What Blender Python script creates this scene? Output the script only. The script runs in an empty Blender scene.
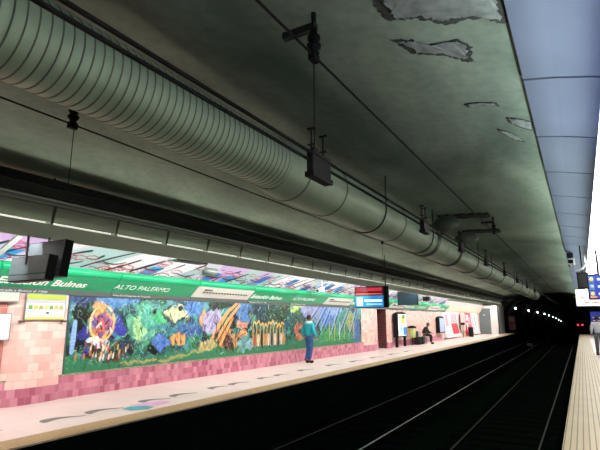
import bpy, bmesh, math, random
import numpy as np
from mathutils import Vector, Matrix
PI = math.pi
S = bpy.context.scene
COL = S.collection
rnd = random.Random(7)

# ------------------------------------------------------------------ camera, world, lights, exposure
CAM = (0.0, 0.0, 1.6)
cd = bpy.data.cameras.new('camera'); cam = bpy.data.objects.new('camera', cd); COL.objects.link(cam)
cd.sensor_width = 36.0; cd.lens = 470.0 / 600.0 * 36.0; cd.clip_start = 0.02; cd.clip_end = 500
Rt = Vector((0.86182834, 0.50720008, 0.0)); Dn = Vector((-0.09875757, 0.16780769, -0.9808606)); Fw = Vector((-0.49749257, 0.84533346, 0.19471126))
M = Matrix((Rt, -Dn, -Fw)).transposed().to_4x4(); M.translation = Vector(CAM)
cam.matrix_world = M
S.camera = cam
w = bpy.data.worlds.new('world'); S.world = w; w.use_nodes = True
w.node_tree.nodes['Background'].inputs[0].default_value = (0.30, 0.42, 0.34, 1); w.node_tree.nodes['Background'].inputs[1].default_value = 0.02
S.view_settings.view_transform = 'Standard'; S.view_settings.look = 'None'
S.view_settings.gamma = 1.0; S.view_settings.use_curve_mapping = False
S.view_settings.exposure = 0.0
def area(name, loc, dirv, sx, sy, power, col, spread=180):
    L = bpy.data.lights.new(name, 'AREA'); L.shape = 'RECTANGLE'; L.size = sx; L.size_y = sy; L.energy = power; L.color = col
    L.spread = math.radians(spread)
    o = bpy.data.objects.new(name, L); COL.objects.link(o)
    d = Vector(dirv).normalized(); z = -d; y = Vector((0, 1, 0)); x = y.cross(z).normalized()
    m = Matrix((x, y, z)).transposed().to_4x4(); m.translation = Vector(loc); o.matrix_world = m
    return o
# the fluorescent rows over both platform edges, then an added blue fill
area('left_row_light', (-7.12, 22.5, 3.0), (-0.62, 0, -0.80), 0.10, 61, 1750, (1.0, 0.97, 0.96))
area('left_row_gap_light', (-6.90, 22.5, 3.10), (0.55, 0, 0.85), 0.05, 61, 100, (0.96, 1.0, 0.80), 110)
area('right_row_light', (0.62, 22.5, 3.0), (0.45, 0, -0.85), 0.10, 61, 1500, (1.0, 0.96, 0.93))
area('right_row_gap_light', (0.34, 22.5, 3.22), (-0.55, 0, 0.85), 0.08, 61, 400, (0.92, 0.97, 0.97), 80)
area('right_sheet_blue_fill', (0.66, 2.5, 3.22), (0.0, 0, 1.0), 0.08, 9, 60, (0.46, 0.50, 1.0))  # added fill that tints the near ceiling sheets blue, not a fitted lamp

# ------------------------------------------------------------------ helpers
def lin(h):
    c = [int(h[i:i + 2], 16) / 255 for i in (0, 2, 4)]
    return tuple(x / 12.92 if x < .04045 else ((x + .055) / 1.055) ** 2.4 for x in c)
MATS = {}
def mat(name, h, rough=0.6, metal=0.0, var=0.0, scale=6.0, emit=0.0, bump=0.0, spec=0.5):
    if name in MATS: return MATS[name]
    m = bpy.data.materials.new(name); m.use_nodes = True; nt = m.node_tree; b = nt.nodes['Principled BSDF']
    c = lin(h) + (1,)
    b.inputs['Base Color'].default_value = c; b.inputs['Roughness'].default_value = rough; b.inputs['Metallic'].default_value = metal
    b.inputs['Specular IOR Level'].default_value = spec
    if emit:
        b.inputs['Emission Color'].default_value = c; b.inputs['Emission Strength'].default_value = emit
    if var or bump:
        tc = nt.nodes.new('ShaderNodeTexCoord'); n = nt.nodes.new('ShaderNodeTexNoise'); n.inputs['Scale'].default_value = scale; n.inputs['Detail'].default_value = 5
        nt.links.new(tc.outputs['Object'], n.inputs['Vector'])
        if var:
            r = nt.nodes.new('ShaderNodeValToRGB'); r.color_ramp.elements[0].position = .3; r.color_ramp.elements[1].position = .7
            r.color_ramp.elements[0].color = tuple(max(0, x * (1 - var)) for x in c[:3]) + (1,)
            r.color_ramp.elements[1].color = tuple(min(1, x * (1 + var)) for x in c[:3]) + (1,)
            nt.links.new(n.outputs['Fac'], r.inputs['Fac']); nt.links.new(r.outputs['Color'], b.inputs['Base Color'])
        if bump:
            bp = nt.nodes.new('ShaderNodeBump'); bp.inputs['Strength'].default_value = bump; bp.inputs['Distance'].default_value = .02
            nt.links.new(n.outputs['Fac'], bp.inputs['Height']); nt.links.new(bp.outputs['Normal'], b.inputs['Normal'])
    MATS[name] = m
    return m
def brick_mat(name, c1, c2, mortar, bw, bh, axes='YZ', rough=0.35, mortar_size=0.006, offset=0.5, var=0.0, squash=1.0):
    m = bpy.data.materials.new(name); m.use_nodes = True; nt = m.node_tree; b = nt.nodes['Principled BSDF']
    tc = nt.nodes.new('ShaderNodeTexCoord'); sp = nt.nodes.new('ShaderNodeSeparateXYZ'); cb = nt.nodes.new('ShaderNodeCombineXYZ')
    nt.links.new(tc.outputs['Object'], sp.inputs[0])
    nt.links.new(sp.outputs[axes[0]], cb.inputs['X']); nt.links.new(sp.outputs[axes[1]], cb.inputs['Y'])
    br = nt.nodes.new('ShaderNodeTexBrick'); nt.links.new(cb.outputs[0], br.inputs['Vector'])
    br.inputs['Color1'].default_value = lin(c1) + (1,); br.inputs['Color2'].default_value = lin(c2) + (1,); br.inputs['Mortar'].default_value = lin(mortar) + (1,)
    br.inputs['Scale'].default_value = 1; br.inputs['Mortar Size'].default_value = mortar_size; br.inputs['Brick Width'].default_value = bw; br.inputs['Row Height'].default_value = bh
    br.offset = offset
    out = br.outputs['Color']
    if var:
        n = nt.nodes.new('ShaderNodeTexNoise'); n.inputs['Scale'].default_value = 1.7; n.inputs['Detail'].default_value = 4
        nt.links.new(tc.outputs['Object'], n.inputs['Vector'])
        r = nt.nodes.new('ShaderNodeValToRGB'); r.color_ramp.elements[0].position = .35; r.color_ramp.elements[1].position = .65
        r.color_ramp.elements[0].color = (1 - var,) * 3 + (1,); r.color_ramp.elements[1].color = (1, 1, 1, 1)
        nt.links.new(n.outputs['Fac'], r.inputs['Fac'])
        mx = nt.nodes.new('ShaderNodeMix'); mx.data_type = 'RGBA'; mx.blend_type = 'MULTIPLY'; mx.inputs['Factor'].default_value = 1
        nt.links.new(out, mx.inputs[6]); nt.links.new(r.outputs['Color'], mx.inputs[7]); out = mx.outputs[2]
    nt.links.new(out, b.inputs['Base Color']); b.inputs['Roughness'].default_value = rough
    return m
def attr_mat(name, rough=0.4):
    m = bpy.data.materials.new(name); m.use_nodes = True; nt = m.node_tree; b = nt.nodes['Principled BSDF']
    a = nt.nodes.new('ShaderNodeAttribute'); a.attribute_name = 'paint'
    nt.links.new(a.outputs['Color'], b.inputs['Base Color']); b.inputs['Roughness'].default_value = rough
    return m

class MB:
    def __init__(s): s.v = []; s.f = []; s.sm = []
    def add(s, vs, fs, smooth=False):
        n = len(s.v); s.v += [tuple(x) for x in vs]; s.f += [tuple(i + n for i in f) for f in fs]; s.sm += [smooth] * len(fs); return s
    def box(s, x0, x1, y0, y1, z0, z1, rot=None, piv=None):
        vs = [Vector((x, y, z)) for x in (x0, x1) for y in (y0, y1) for z in (z0, z1)]
        if rot is not None:
            p = Vector(piv) if piv else Vector(((x0 + x1) / 2, (y0 + y1) / 2, (z0 + z1) / 2)); vs = [rot @ (v - p) + p for v in vs]
        return s.add(vs, [(0, 1, 3, 2), (4, 6, 7, 5), (0, 4, 5, 1), (2, 3, 7, 6), (0, 2, 6, 4), (1, 5, 7, 3)])
    def tube(s, pts, r, n=10, cap=True):
        pts = [Vector(p) for p in pts]; rr = r if isinstance(r, (list, tuple)) else [r] * len(pts)
        base = len(s.v); rings = []; prev = None
        for i, p in enumerate(pts):
            a = pts[max(i - 1, 0)]; b = pts[min(i + 1, len(pts) - 1)]; t = (b - a).normalized()
            if prev is None:
                ref = Vector((0, 0, 1)) if abs(t.z) < .9 else Vector((1, 0, 0)); x = t.cross(ref).normalized()
            else: x = (prev - t * prev.dot(t)).normalized()
            prev = x; y = t.cross(x)
            rings.append([p + (x * math.cos(2 * PI * k / n) + y * math.sin(2 * PI * k / n)) * rr[i] for k in range(n)])
        vs = [v for g in rings for v in g]; fs = []
        for i in range(len(pts) - 1):
            for k in range(n):
                fs.append((i * n + k, i * n + (k + 1) % n, (i + 1) * n + (k + 1) % n, (i + 1) * n + k))
        s.add(vs, fs, True)
        if cap: s.add([], [tuple(base - 0 + k - 0 for k in range(0))] if 0 else []); s.f += [tuple(base + k for k in reversed(range(n))), tuple(base + (len(pts) - 1) * n + k for k in range(n))]; s.sm += [False, False]
        return s
    def lathe(s, prof, axis_o, n=24, axis='Z'):
        o = Vector(axis_o); vs = []; fs = []
        for r, h in prof:
            for k in range(n):
                a = 2 * PI * k / n
                d = {'Z': (r * math.cos(a), r * math.sin(a), h), 'Y': (r * math.cos(a), h, r * math.sin(a)), 'X': (h, r * math.cos(a), r * math.sin(a))}[axis]
                vs.append(o + Vector(d))
        for i in range(len(prof) - 1):
            for k in range(n): fs.append((i * n + k, i * n + (k + 1) % n, (i + 1) * n + (k + 1) % n, (i + 1) * n + k))
        return s.add(vs, fs, True)
    def extr(s, prof, y0, y1):      # profile of (x, z) points, run along Y
        n = len(prof)
        vs = [(x, y0, z) for x, z in prof] + [(x, y1, z) for x, z in prof]
        return s.add(vs, [(k, (k + 1) % n, n + (k + 1) % n, n + k) for k in range(n)] + [tuple(range(n - 1, -1, -1)), tuple(range(n, 2 * n))])
    def prism(s, pts, off):         # flat polygon (3-D points) pushed by off
        n = len(pts); o = Vector(off)
        vs = [Vector(p) for p in pts] + [Vector(p) + o for p in pts]
        return s.add(vs, [tuple(range(n - 1, -1, -1)), tuple(range(n, 2 * n))] + [(k, (k + 1) % n, n + (k + 1) % n, n + k) for k in range(n)])
    def build(s, name, m, parent=None, bevel=0.0):
        me = bpy.data.meshes.new(name); me.from_pydata(s.v, [], s.f); me.update()
        bm = bmesh.new(); bm.from_mesh(me); bmesh.ops.recalc_face_normals(bm, faces=bm.faces); bm.to_mesh(me); bm.free()
        for p, q in zip(me.polygons, s.sm): p.use_smooth = q
        o = bpy.data.objects.new(name, me); COL.objects.link(o)
        if m: me.materials.append(m)
        if parent: o.parent = parent; 
        if parent and parent.type == 'EMPTY': o.matrix_parent_inverse = Matrix.Translation(parent.location).inverted() if parent.get('worldparts') else Matrix.Identity(4)
        if bevel:
            b = o.modifiers.new('bevel', 'BEVEL'); b.width = bevel; b.segments = 2; b.limit_method = 'ANGLE'
        return o
def tag(o, label=None, cat=None, group=None, kind=None):
    if label: o['label'] = label
    if cat: o['category'] = cat
    if group: o['group'] = group
    if kind: o['kind'] = kind
    return o
def thing(name, label, cat, loc, group=None, world=True):
    o = bpy.data.objects.new(name, None); COL.objects.link(o); o.location = loc; o.empty_display_size = .1
    if world: o['worldparts'] = 1     # parts are given in world coordinates
    return tag(o, label, cat, group)
def struct(o): o['kind'] = 'structure'; return o
def text(name, body, size, m, loc, rot, parent=None, shear=0.0, off=0.0, align='LEFT', sx=1.0):
    def glyphs(b):
        c = bpy.data.curves.new(name, 'FONT'); c.body = b; c.size = size; c.extrude = 0.002; c.shear = shear; c.offset = off
        o = bpy.data.objects.new(name, c); COL.objects.link(o); bpy.context.view_layer.update()
        me = bpy.data.meshes.new_from_object(o.evaluated_get(bpy.context.evaluated_depsgraph_get())); bpy.data.objects.remove(o)
        return me
    right = lambda me: max(v.co.x for v in me.vertices)
    words = body.split(' '); out = []
    for k, wd in enumerate(words):                # one part for each word
        me = glyphs(wd); dx = right(glyphs(' '.join(words[:k + 1]) + '|')) - right(glyphs(wd + '|'))
        me.materials.clear(); me.materials.append(m)
        o = bpy.data.objects.new(name, me); COL.objects.link(o)
        o.matrix_world = Matrix.Translation(Vector(loc)) @ rot @ Matrix.Diagonal((sx, 1, 1, 1)) @ Matrix.Translation((dx, 0, 0))
        if parent:
            o.parent = parent
            if parent.type == 'EMPTY' and parent.get('worldparts'): o.matrix_parent_inverse = Matrix.Translation(parent.location).inverted()
        out.append(o)
    return out
def rotcols(x, y, z): return Matrix((Vector(x).normalized(), Vector(y).normalized(), Vector(z).normalized())).transposed().to_4x4()
FACE_X = rotcols((0, 1, 0), (0, 0, 1), (1, 0, 0))       # reads along +Y, faces +X
FACE_NY = rotcols((1, 0, 0), (0, 0, 1), (0, -1, 0))     # reads along +X, faces -Y
ORD = ['nearest', 'second', 'third', 'fourth', 'fifth', 'sixth', 'seventh', 'eighth', 'ninth', 'tenth', 'eleventh', 'twelfth', 'thirteenth', 'fourteenth', 'fifteenth', 'sixteenth', 'seventeenth', 'eighteenth', 'nineteenth', 'twentieth', 'twenty-first', 'twenty-second', 'twenty-third', 'twenty-fourth', 'twenty-fifth', 'twenty-sixth', 'twenty-seventh', 'twenty-eighth', 'twenty-ninth', 'thirtieth']

# ------------------------------------------------------------------ common materials
dark = mat('dark_iron', '1c221e', .55, .3)
black = mat('black_plastic', '070908', .7, spec=.25)
white_paint = mat('white_paint', 'e6e2dc', .5)
white_ink = mat('white_ink', 'f2f5f0', .5)
grey_metal = mat('grey_metal', '8b9490', .4, .6)
lamp_white = mat('lamp_tube', 'fff8f0', .5, emit=.7)
lamp_cold = mat('lamp_tube_cold', 'f4f8ff', .5, emit=5.0)

# ------------------------------------------------------------------ vault (ceiling)
VC, VA, VS, VB = -3.33, 6.1, 2.1, 2.15
def vz(x):
    d = min(abs(x - VC) / VA, .99999); return VS + VB * math.sqrt(1 - d * d)
Y0, Y1 = -8.0, 57.0
def vault_material():
    m = bpy.data.materials.new('stained_vault_paint'); m.use_nodes = True; nt = m.node_tree; b = nt.nodes['Principled BSDF']
    tc = nt.nodes.new('ShaderNodeTexCoord'); mp = nt.nodes.new('ShaderNodeMapping'); mp.inputs['Scale'].default_value = (.55, .22, .5)
    n = nt.nodes.new('ShaderNodeTexNoise'); n.inputs['Scale'].default_value = 1.0; n.inputs['Detail'].default_value = 6; n.inputs['Roughness'].default_value = .55; n.inputs['Distortion'].default_value = .5
    r = nt.nodes.new('ShaderNodeValToRGB'); e = r.color_ramp.elements
    e[0].position = .36; e[0].color = lin('57695a') + (1,); e[1].position = .66; e[1].color = lin('8ca08c') + (1,)
    nt.links.new(tc.outputs['Object'], mp.inputs[0]); nt.links.new(mp.outputs[0], n.inputs['Vector']); nt.links.new(n.outputs['Fac'], r.inputs['Fac'])
    n2 = nt.nodes.new('ShaderNodeTexNoise'); n2.inputs['Scale'].default_value = 9; n2.inputs['Detail'].default_value = 8
    nt.links.new(tc.outputs['Object'], n2.inputs['Vector'])
    r2 = nt.nodes.new('ShaderNodeValToRGB'); r2.color_ramp.elements[0].position = .3; r2.color_ramp.elements[0].color = (.82, .82, .82, 1); r2.color_ramp.elements[1].position = .6
    nt.links.new(n2.outputs['Fac'], r2.inputs['Fac'])
    mx = nt.nodes.new('ShaderNodeMix'); mx.data_type = 'RGBA'; mx.blend_type = 'MULTIPLY'; mx.inputs['Factor'].default_value = 1
    nt.links.new(r.outputs['Color'], mx.inputs[6]); nt.links.new(r2.outputs['Color'], mx.inputs[7]); nt.links.new(mx.outputs[2], b.inputs['Base Color'])
    b.inputs['Roughness'].default_value = .55
    bp = nt.nodes.new('ShaderNodeBump'); bp.inputs['Strength'].default_value = .15; bp.inputs['Distance'].default_value = .03
    nt.links.new(n2.outputs['Fac'], bp.inputs['Height']); nt.links.new(bp.outputs['Normal'], b.inputs['Normal'])
    return m
prof = []
for k in range(73):
    a = PI * k / 72; x = VC - VA * math.cos(a); prof.append((x, VS + VB * math.sin(a)))
prof_o = [(VC + (x - VC) * 1.06, z + .35 * (z > VS + .01)) for x, z in prof]
struct(MB().extr(prof + prof_o[::-1], Y0, Y1).build('ceiling', vault_material()))
for p in bpy.data.objects['ceiling'].data.polygons: p.use_smooth = len(p.vertices) == 4

# ------------------------------------------------------------------ platforms, track bed, walls
LE, RE, LW, RW = -6.29, -0.37, -9.3, 2.64
plat = brick_mat('pale_terrazzo_tiles', 'e4d3cb', 'dfccc4', 'd0beb6', .6, .6, 'XY', .35, .006, 0.0, .06)
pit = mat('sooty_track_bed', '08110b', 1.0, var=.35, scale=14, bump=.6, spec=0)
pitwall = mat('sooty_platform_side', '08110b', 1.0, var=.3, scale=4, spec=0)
struct(MB().box(-10.2, LE, Y0, Y1, -.015, 0).build('floor', plat))
struct(MB().box(RE, 3.2, Y0, Y1, -.015, 0).build('floor', plat))
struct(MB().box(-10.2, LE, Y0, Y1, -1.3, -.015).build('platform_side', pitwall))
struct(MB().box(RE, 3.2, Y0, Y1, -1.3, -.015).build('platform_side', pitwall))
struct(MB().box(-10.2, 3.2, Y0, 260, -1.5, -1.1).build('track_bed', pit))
# warning strips at both platform edges
def tactile(name, base, x0, x1, y0, y1, dots):
    m = MB().box(x0, x1, y0, y1, .0, .006)
    return struct(m.build(name, base))
sand = brick_mat('ochre_tactile_tiles', 'c8a878', 'bd9c6c', '96794f', .05, .05, 'XY', .6, .006, 0.0, .1)
cream = brick_mat('cream_ribbed_tiles', 'e3d3ae', 'dccba4', '9a8a66', 60, .072, 'YX', .5, .008, 0.0, .08)
tactile('trim_1', sand, -6.76, LE + .004, Y0, Y1, 1)
tactile('trim_2', cream, RE - .004, RE + .72, Y0, Y1, 0)

pink = brick_mat('pale_pink_wall_tiles', 'f4d6ca', 'e2aea4', 'dcb2a6', .22, .15, 'YZ', .3, .004, .5, .10)
crim = brick_mat('crimson_pink_tiles', 'de96a6', 'ae5870', 'c88694', .13, .15, 'YZ', .3, .004, .5, .12)
recess_tile = brick_mat('dark_red_tiles', '6a3a38', '583030', '90605c', .2, .15, 'XZ', .4, .006, .5, .1)
wm = MB()
wm.box(-9.9, LW, Y0, 23.8, 0, 2.56); wm.box(-9.9, LW, 25.15, 53.0, 0, 2.56); wm.box(-9.9, LW, 23.8, 25.15, 2.1, 2.56)
struct(wm.build('wall_left', pink))
rm = MB().box(-11.5, -9.9, 25.15, 25.4, 0, 2.5).box(-11.5, -9.9, 23.55, 23.8, 0, 2.5).box(-11.6, -11.4, 23.5, 25.4, 0, 2.5).box(-11.5, -9.85, 23.6, 25.3, 2.1, 2.5)
rm.box(-9.9, -9.302, 25.13, 25.15, 0, 2.1).box(-9.9, -9.302, 23.8, 23.82, 0, 2.1)
struct(rm.build('wall_passage', recess_tile))
struct(MB().box(-11.5, -10.2, 23.6, 25.3, -.12, 0.001).build('floor', plat))
bm_ = MB().box(LW, LW + .035, 4.9, 23.8, 0, .44).box(LW, LW + .035, 25.15, 37.0, 0, .34)
struct(bm_.build('baseboard_left', crim))
# small decorated border on top of the wainscot
zig = brick_mat('black_and_cream_border', 'd8cdb0', 'a08f70', '2e2620', .06, .022, 'YZ', .4, .004, .5)
struct(MB().box(LW, LW + .04, 4.9, 23.8, .44, .475).build('trim_3', zig))
rw = mat('right_wall_tiles', 'cfc4bc', .4, var=.1, scale=2)
struct(MB().box(RW, RW + .4, Y0, Y1, 0, 2.6).build('wall_right', rw))

# pale pilasters that frame the mural
def pilaster(y0, y1, label):
    t = thing('tiled_pilaster', label, 'pilaster', (LW, (y0 + y1) / 2, 0))
    m = MB(); n = 6
    prof = [(LW, 0.0)]
    pts = [(LW + .10 * math.sin(PI * k / n * .5 + 0) ** .6 if False else LW + .10 * min(1, math.sin(PI * k / n) * 1.6), y0 + (y1 - y0) * k / n) for k in range(n + 1)]
    m.prism([(x, y, .001) for x, y in pts], (0, 0, 2.07)); m.build('shaft', pink, t)
    m = MB(); m.prism([(x + .02, y, .001) for x, y in pts] , (0, 0, .3)); m.build('plinth', crim, t)
    return t
pilaster(4.95, 6.18, 'pale pink tiled pilaster left of the mural, under the yellow-green notice')
pilaster(21.75, 23.75, 'pale pink tiled pilaster between the far end of the mural and the dark passage')
tt = thing('tiled_column', 'rounded pale pink column on the far side of the dark passage', 'column', (LW, 25.8, 0))
m = MB(); m.prism([(LW + .14 * math.sin(PI * k / 8), 25.16 + .75 * k / 8, .001) for k in range(9)], (0, 0, 2.07)); m.build('shaft', pink, tt)
m = MB(); m.prism([(LW + .02 + .14 * math.sin(PI * k / 8), 25.16 + .75 * k / 8, .001) for k in range(9)], (0, 0, .3)); m.build('plinth', crim, tt)

# ------------------------------------------------------------------ mural
def paint_mesh(name, pts_fn, nu, nv, cols, m, parent=None):
    vs = [pts_fn(i / nu, j / nv) for j in range(nv + 1) for i in range(nu + 1)]
    fs = [(j * (nu + 1) + i, j * (nu + 1) + i + 1, (j + 1) * (nu + 1) + i + 1, (j + 1) * (nu + 1) + i) for j in range(nv) for i in range(nu)]
    me = bpy.data.meshes.new(name); me.from_pydata(vs, [], fs); me.update()
    a = me.color_attributes.new('paint', 'FLOAT_COLOR', 'POINT')
    full = np.ones((len(vs), 4), np.float32); full[:, :3] = cols.reshape(-1, 3); a.data.foreach_set('color', full.ravel())
    me.materials.append(m); o = bpy.data.objects.new(name, me); COL.objects.link(o)
    if parent:
        o.parent = parent
        if parent.get('worldparts'): o.matrix_parent_inverse = Matrix.Translation(parent.location).inverted()
    return o
def vnoise(U, V, sc, seed):
    r = np.random.RandomState(seed); T = r.rand(64, 64)
    x = U * sc; y = V * sc; xi = np.floor(x).astype(int); yi = np.floor(y).astype(int); fx = x - xi; fy = y - yi
    fx = fx * fx * (3 - 2 * fx); fy = fy * fy * (3 - 2 * fy); g = lambda a, b: T[a % 64, b % 64]
    return (g(xi, yi) * (1 - fx) + g(xi + 1, yi) * fx) * (1 - fy) + (g(xi, yi + 1) * (1 - fx) + g(xi + 1, yi + 1) * fx) * fy
MY0, MY1, MZ0, MZ1 = 6.2, 21.62, .475, 2.06
nu, nv = 1100, 118
yy = np.linspace(MY0, MY1, nu + 1); zz = np.linspace(MZ0, MZ1, nv + 1); U, V = np.meshgrid(yy, zz)
wu = U + .18 * (vnoise(U, V, 4, 1) - .5) + .08 * (vnoise(U, V, 11, 2) - .5)
wv = V + .18 * (vnoise(U, V, 4, 3) - .5) + .08 * (vnoise(U, V, 11, 4) - .5)
C = np.zeros(U.shape + (3,))
sky = np.array(lin('6c9cba')); forest = np.array(lin('14524c')); grass = np.array(lin('2e8a66'))
t = np.clip((V - 1.45) / .4 + 1.6 * (vnoise(U, V, 1.3, 5) - .62), 0, 1)[..., None]; C[:] = forest * (1 - t) + sky * t
pal = [np.array(lin(c)) for c in ('0e2c30', '1f7a72', '4aa888', '2a6480', '0c1c1e', '57a8a8', '28704a')]
for k, c in enumerate(pal):
    a = np.clip((vnoise(wu, wv, 3.2 + k * .6, 20 + k) - .62) * 9, 0, 1)[..., None] * .75; C = C * (1 - a) + c * a
g = np.clip((.86 + .10 * np.sin(U * 1.3) - wv) * 9, 0, 1)[..., None]; C = C * (1 - g) + grass * g
pth = np.clip(1 - np.abs(wv - (.68 + .10 * np.sin(U * 1.1 + 1.5))) / .07, 0, 1)[..., None] * ((U > 7.6) & (U < 11.6))[..., None]; C = C * (1 - pth) + np.array(lin('b8ac62')) * pth
def ell(cx, cz, rx, rz, h, seed):
    d = np.sqrt(((wu - cx) / rx) ** 2 + ((wv - cz) / rz) ** 2) + .5 * (vnoise(U, V, 8, seed) - .5)
    a = np.clip((1.0 - d) * 6, 0, 1)[..., None]; c = np.array(lin(h))
    return a, c * (.65 + .75 * vnoise(U, V, 13, seed + 1))[..., None]
ELL = [(6.49, 1.46, .21, .59, '123c3a'), (6.57, 1.61, .12, .38, '0a1a18'), (6.68, 2.0, .55, .15, '27507a'), (7.48, 2.02, .56, .19, '4f86c0'), (7.74, 1.33, .32, .6, '12565c'), (6.61, 1.29, .15, .21, '1a2a98'), (7.5, 1.4, .2, .27, '1f35b8'), (7.03, 1.52, .34, .4, 'e0963a'), (7.04, 1.5, .23, .29, '7a4a90'), (7.02, 1.43, .13, .15, 'c25a30'), (7.05, .84, .59, .22, '6c5040'), (6.97, 1.11, .30, .10, 'c9d4ee'), (8.17, 1.46, .47, .55, '5fb08c'), (8.09, 1.32, .24, .33, 'a2d88a'), (8.35, 1.61, .26, .29, '4fb09a'), (8.79, 1.01, .3, .2, '2a70c8'), (9.03, 1.43, .49, .31, '1f8a96'), (8.74, 1.61, .27, .18, '4cb877'), (9.4, 1.77, .63, .29, '4c525e'), (9.4, 1.77, .44, .2, 'd9dd9a'), (9.47, 1.85, .17, .08, '16241e'), (9.93, 1.88, .36, .27, '3f7fc8'), (9.85, 1.29, .62, .19, '2a6aa8'), (9.42, 1.06, .37, .16, 'd89440'), (10.36, 1.61, .19, .28, 'f0a020'), (10.75, 1.49, .44, .4, 'a89ac8'), (11.08, 1.99, .55, .18, '274a3a'), (11.51, .96, .53, .32, 'c88a30'), (11.51, .87, .29, .24, '5a3a18'), (10.61, .85, .38, .17, 'c8b06a'), (12.27, 1.8, .42, .38, '3a78b8'), (12.23, 1.39, .31, .12, 'e08a70'), (12.19, 1.14, .26, .12, 'e8943a'), (12.41, .83, .48, .22, '6fa0a8'), (13.27, 1.88, .82, .4, '1a5058'), (14.39, 1.82, .93, .42, '20503a'), (13.65, 1.0, 1.03, .34, '2c6a58'), (15.5, 1.87, .37, .26, 'b8d04a'), (15.73, 1.46, .68, .45, '2a5a58'), (15.73, 1.13, .45, .3, 'c86a3a'), (15.8, 1.13, .23, .15, '4a2418'), (16.75, 1.89, .99, .36, '8888b8'), (17.96, 1.61, .64, .5, '2f6fc0'), (18.83, 1.87, .69, .39, '7f8fd0'), (19.42, 1.44, .83, .61, '2a8a7a'), (20.38, 1.52, .5, .5, '9a9a50'), (21.04, 1.06, .47, .56, '2a6ab0'), (18.6, .9, 1.35, .34, '3f9a5a')]
for k, e in enumerate(ELL):
    a, c = ell(*e, 40 + k); a = a * .9; C = C * (1 - a) + c * a
def stroke(y0, z0, y1, z1, wd, h, op=.9, bend=.0):
    c = np.array(lin(h)); L = math.hypot(y1 - y0, z1 - z0) + 1e-6; m_ = wd * 3 + abs(bend)
    i0 = max(0, int((min(y0, y1) - m_ - MY0) / (MY1 - MY0) * nu)); i1 = min(nu + 1, int((max(y0, y1) + m_ - MY0) / (MY1 - MY0) * nu) + 2)
    if i1 <= i0: return
    u = U[:, i0:i1]; v = V[:, i0:i1]; tt_ = np.clip(((u - y0) * (y1 - y0) + (v - z0) * (z1 - z0)) / L / L, 0, 1)
    px = y0 + (y1 - y0) * tt_; pz = z0 + (z1 - z0) * tt_ + bend * np.sin(PI * tt_)
    d = np.hypot(u - px, v - pz); a = np.clip((wd * (1.15 - .5 * np.abs(tt_ - .5)) - d) / .014, 0, 1)[..., None] * op
    C[:, i0:i1] = C[:, i0:i1] * (1 - a) + c * a
r2 = random.Random(11)
# foliage and outline strokes all over
for k in range(2600):
    y = r2.uniform(MY0, MY1); z = r2.uniform(.5, 2.1); L = r2.uniform(.05, .26); a = r2.uniform(.3, 2.6)
    c = r2.choice(['0a1614', '0a1614', '0c1e1c', '081410', '123a34', '7cc8a0', 'a8d8c8', '1c60a0', '2c9a80', 'c8c060', '0c2c40'])
    stroke(y, z, y + L * math.cos(a), z + L * math.sin(a), r2.uniform(.008, .022), c, .8, r2.uniform(-.08, .08))
for k in range(1300):
    y = r2.uniform(MY0, MY1); z = r2.uniform(.6, 2.1); L = r2.uniform(.04, .15); a = r2.uniform(.3, 2.6)
    stroke(y, z, y + L * math.cos(a), z + L * math.sin(a), r2.uniform(.008, .016), r2.choice(['b8e0c8', 'd8e8d0', '88c8c0', 'a8d090', 'e8e0b0', '98b8d8']), .8, r2.uniform(-.05, .05))
# the pale tower, the crowd under the golden gate
stroke(6.33, .90, 6.36, 1.52, .06, '7fa8e4', 1); 
for k in range(8): stroke(6.28, .95 + k * .075, 6.41, .95 + k * .075, .008, '3a5a9a', .8)
for k in range(75):
    y = r2.gauss(7.05, .33); z = r2.uniform(.68, 1.02); c = r2.choice(['b83a2c', 'd8b048', '2a48a8', 'e0d8c8', '3a2018', '1c8a88', 'c87838'])
    stroke(y, z, y + .01, z + .10, .026, c, .95)
for k in range(26):
    a = k / 26 * 2 * PI; stroke(7.03 + .30 * math.cos(a), 1.5 + .38 * math.sin(a), 7.03 + .33 * math.cos(a + .5), 1.5 + .40 * math.sin(a + .5), .022, r2.choice(['f0b050', 'e08a30', 'f0d090']), .95)
for k in range(16):
    y = r2.gauss(7.03, .14); z = r2.gauss(1.47, .14); stroke(y, z, y + r2.uniform(-.1, .1), z + .1, .025, r2.choice(['e05a90', 'f0d0c0', '4050b0', '301838', 'd87838']), .9)
for b in [(8.33, .7, 8.15, 1.32), (8.15, 1.32, 7.88, 1.68), (8.15, 1.32, 8.4, 1.75), (6.53, 1.04, 6.57, 1.67), (6.57, 1.67, 6.35, 1.92), (6.57, 1.67, 6.76, 1.93)]: stroke(*b, .022, '0c1612', .9, .03)
# orange roofs and beams
for b in [(10.77, 1.04, 11.19, 1.61), (11.19, 1.61, 11.9, 2.08), (10.95, .98, 11.39, 1.49), (11.39, 1.49, 12.0, 2.0), (11.14, .85, 11.67, 1.61), (10.9, 1.2, 11.5, 1.85)]:
    stroke(*b, .055, 'f09a24', 1); stroke(b[0] + .06, b[1] - .04, b[2] + .06, b[3] - .04, .018, '1c120a', .9)
for k in range(26):
    y = r2.uniform(10.4, 12); z = r2.uniform(.75, 1.5); stroke(y, z, y + r2.uniform(-.1, .2), z + r2.uniform(.1, .3), .018, '140e0a', .9)
for y in (9.22, 9.42, 9.62): stroke(y, .93, y, 1.16, .05, 'e0a050', .9); stroke(y + .07, .93, y + .07, 1.1, .02, '301c10', .9)
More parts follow.
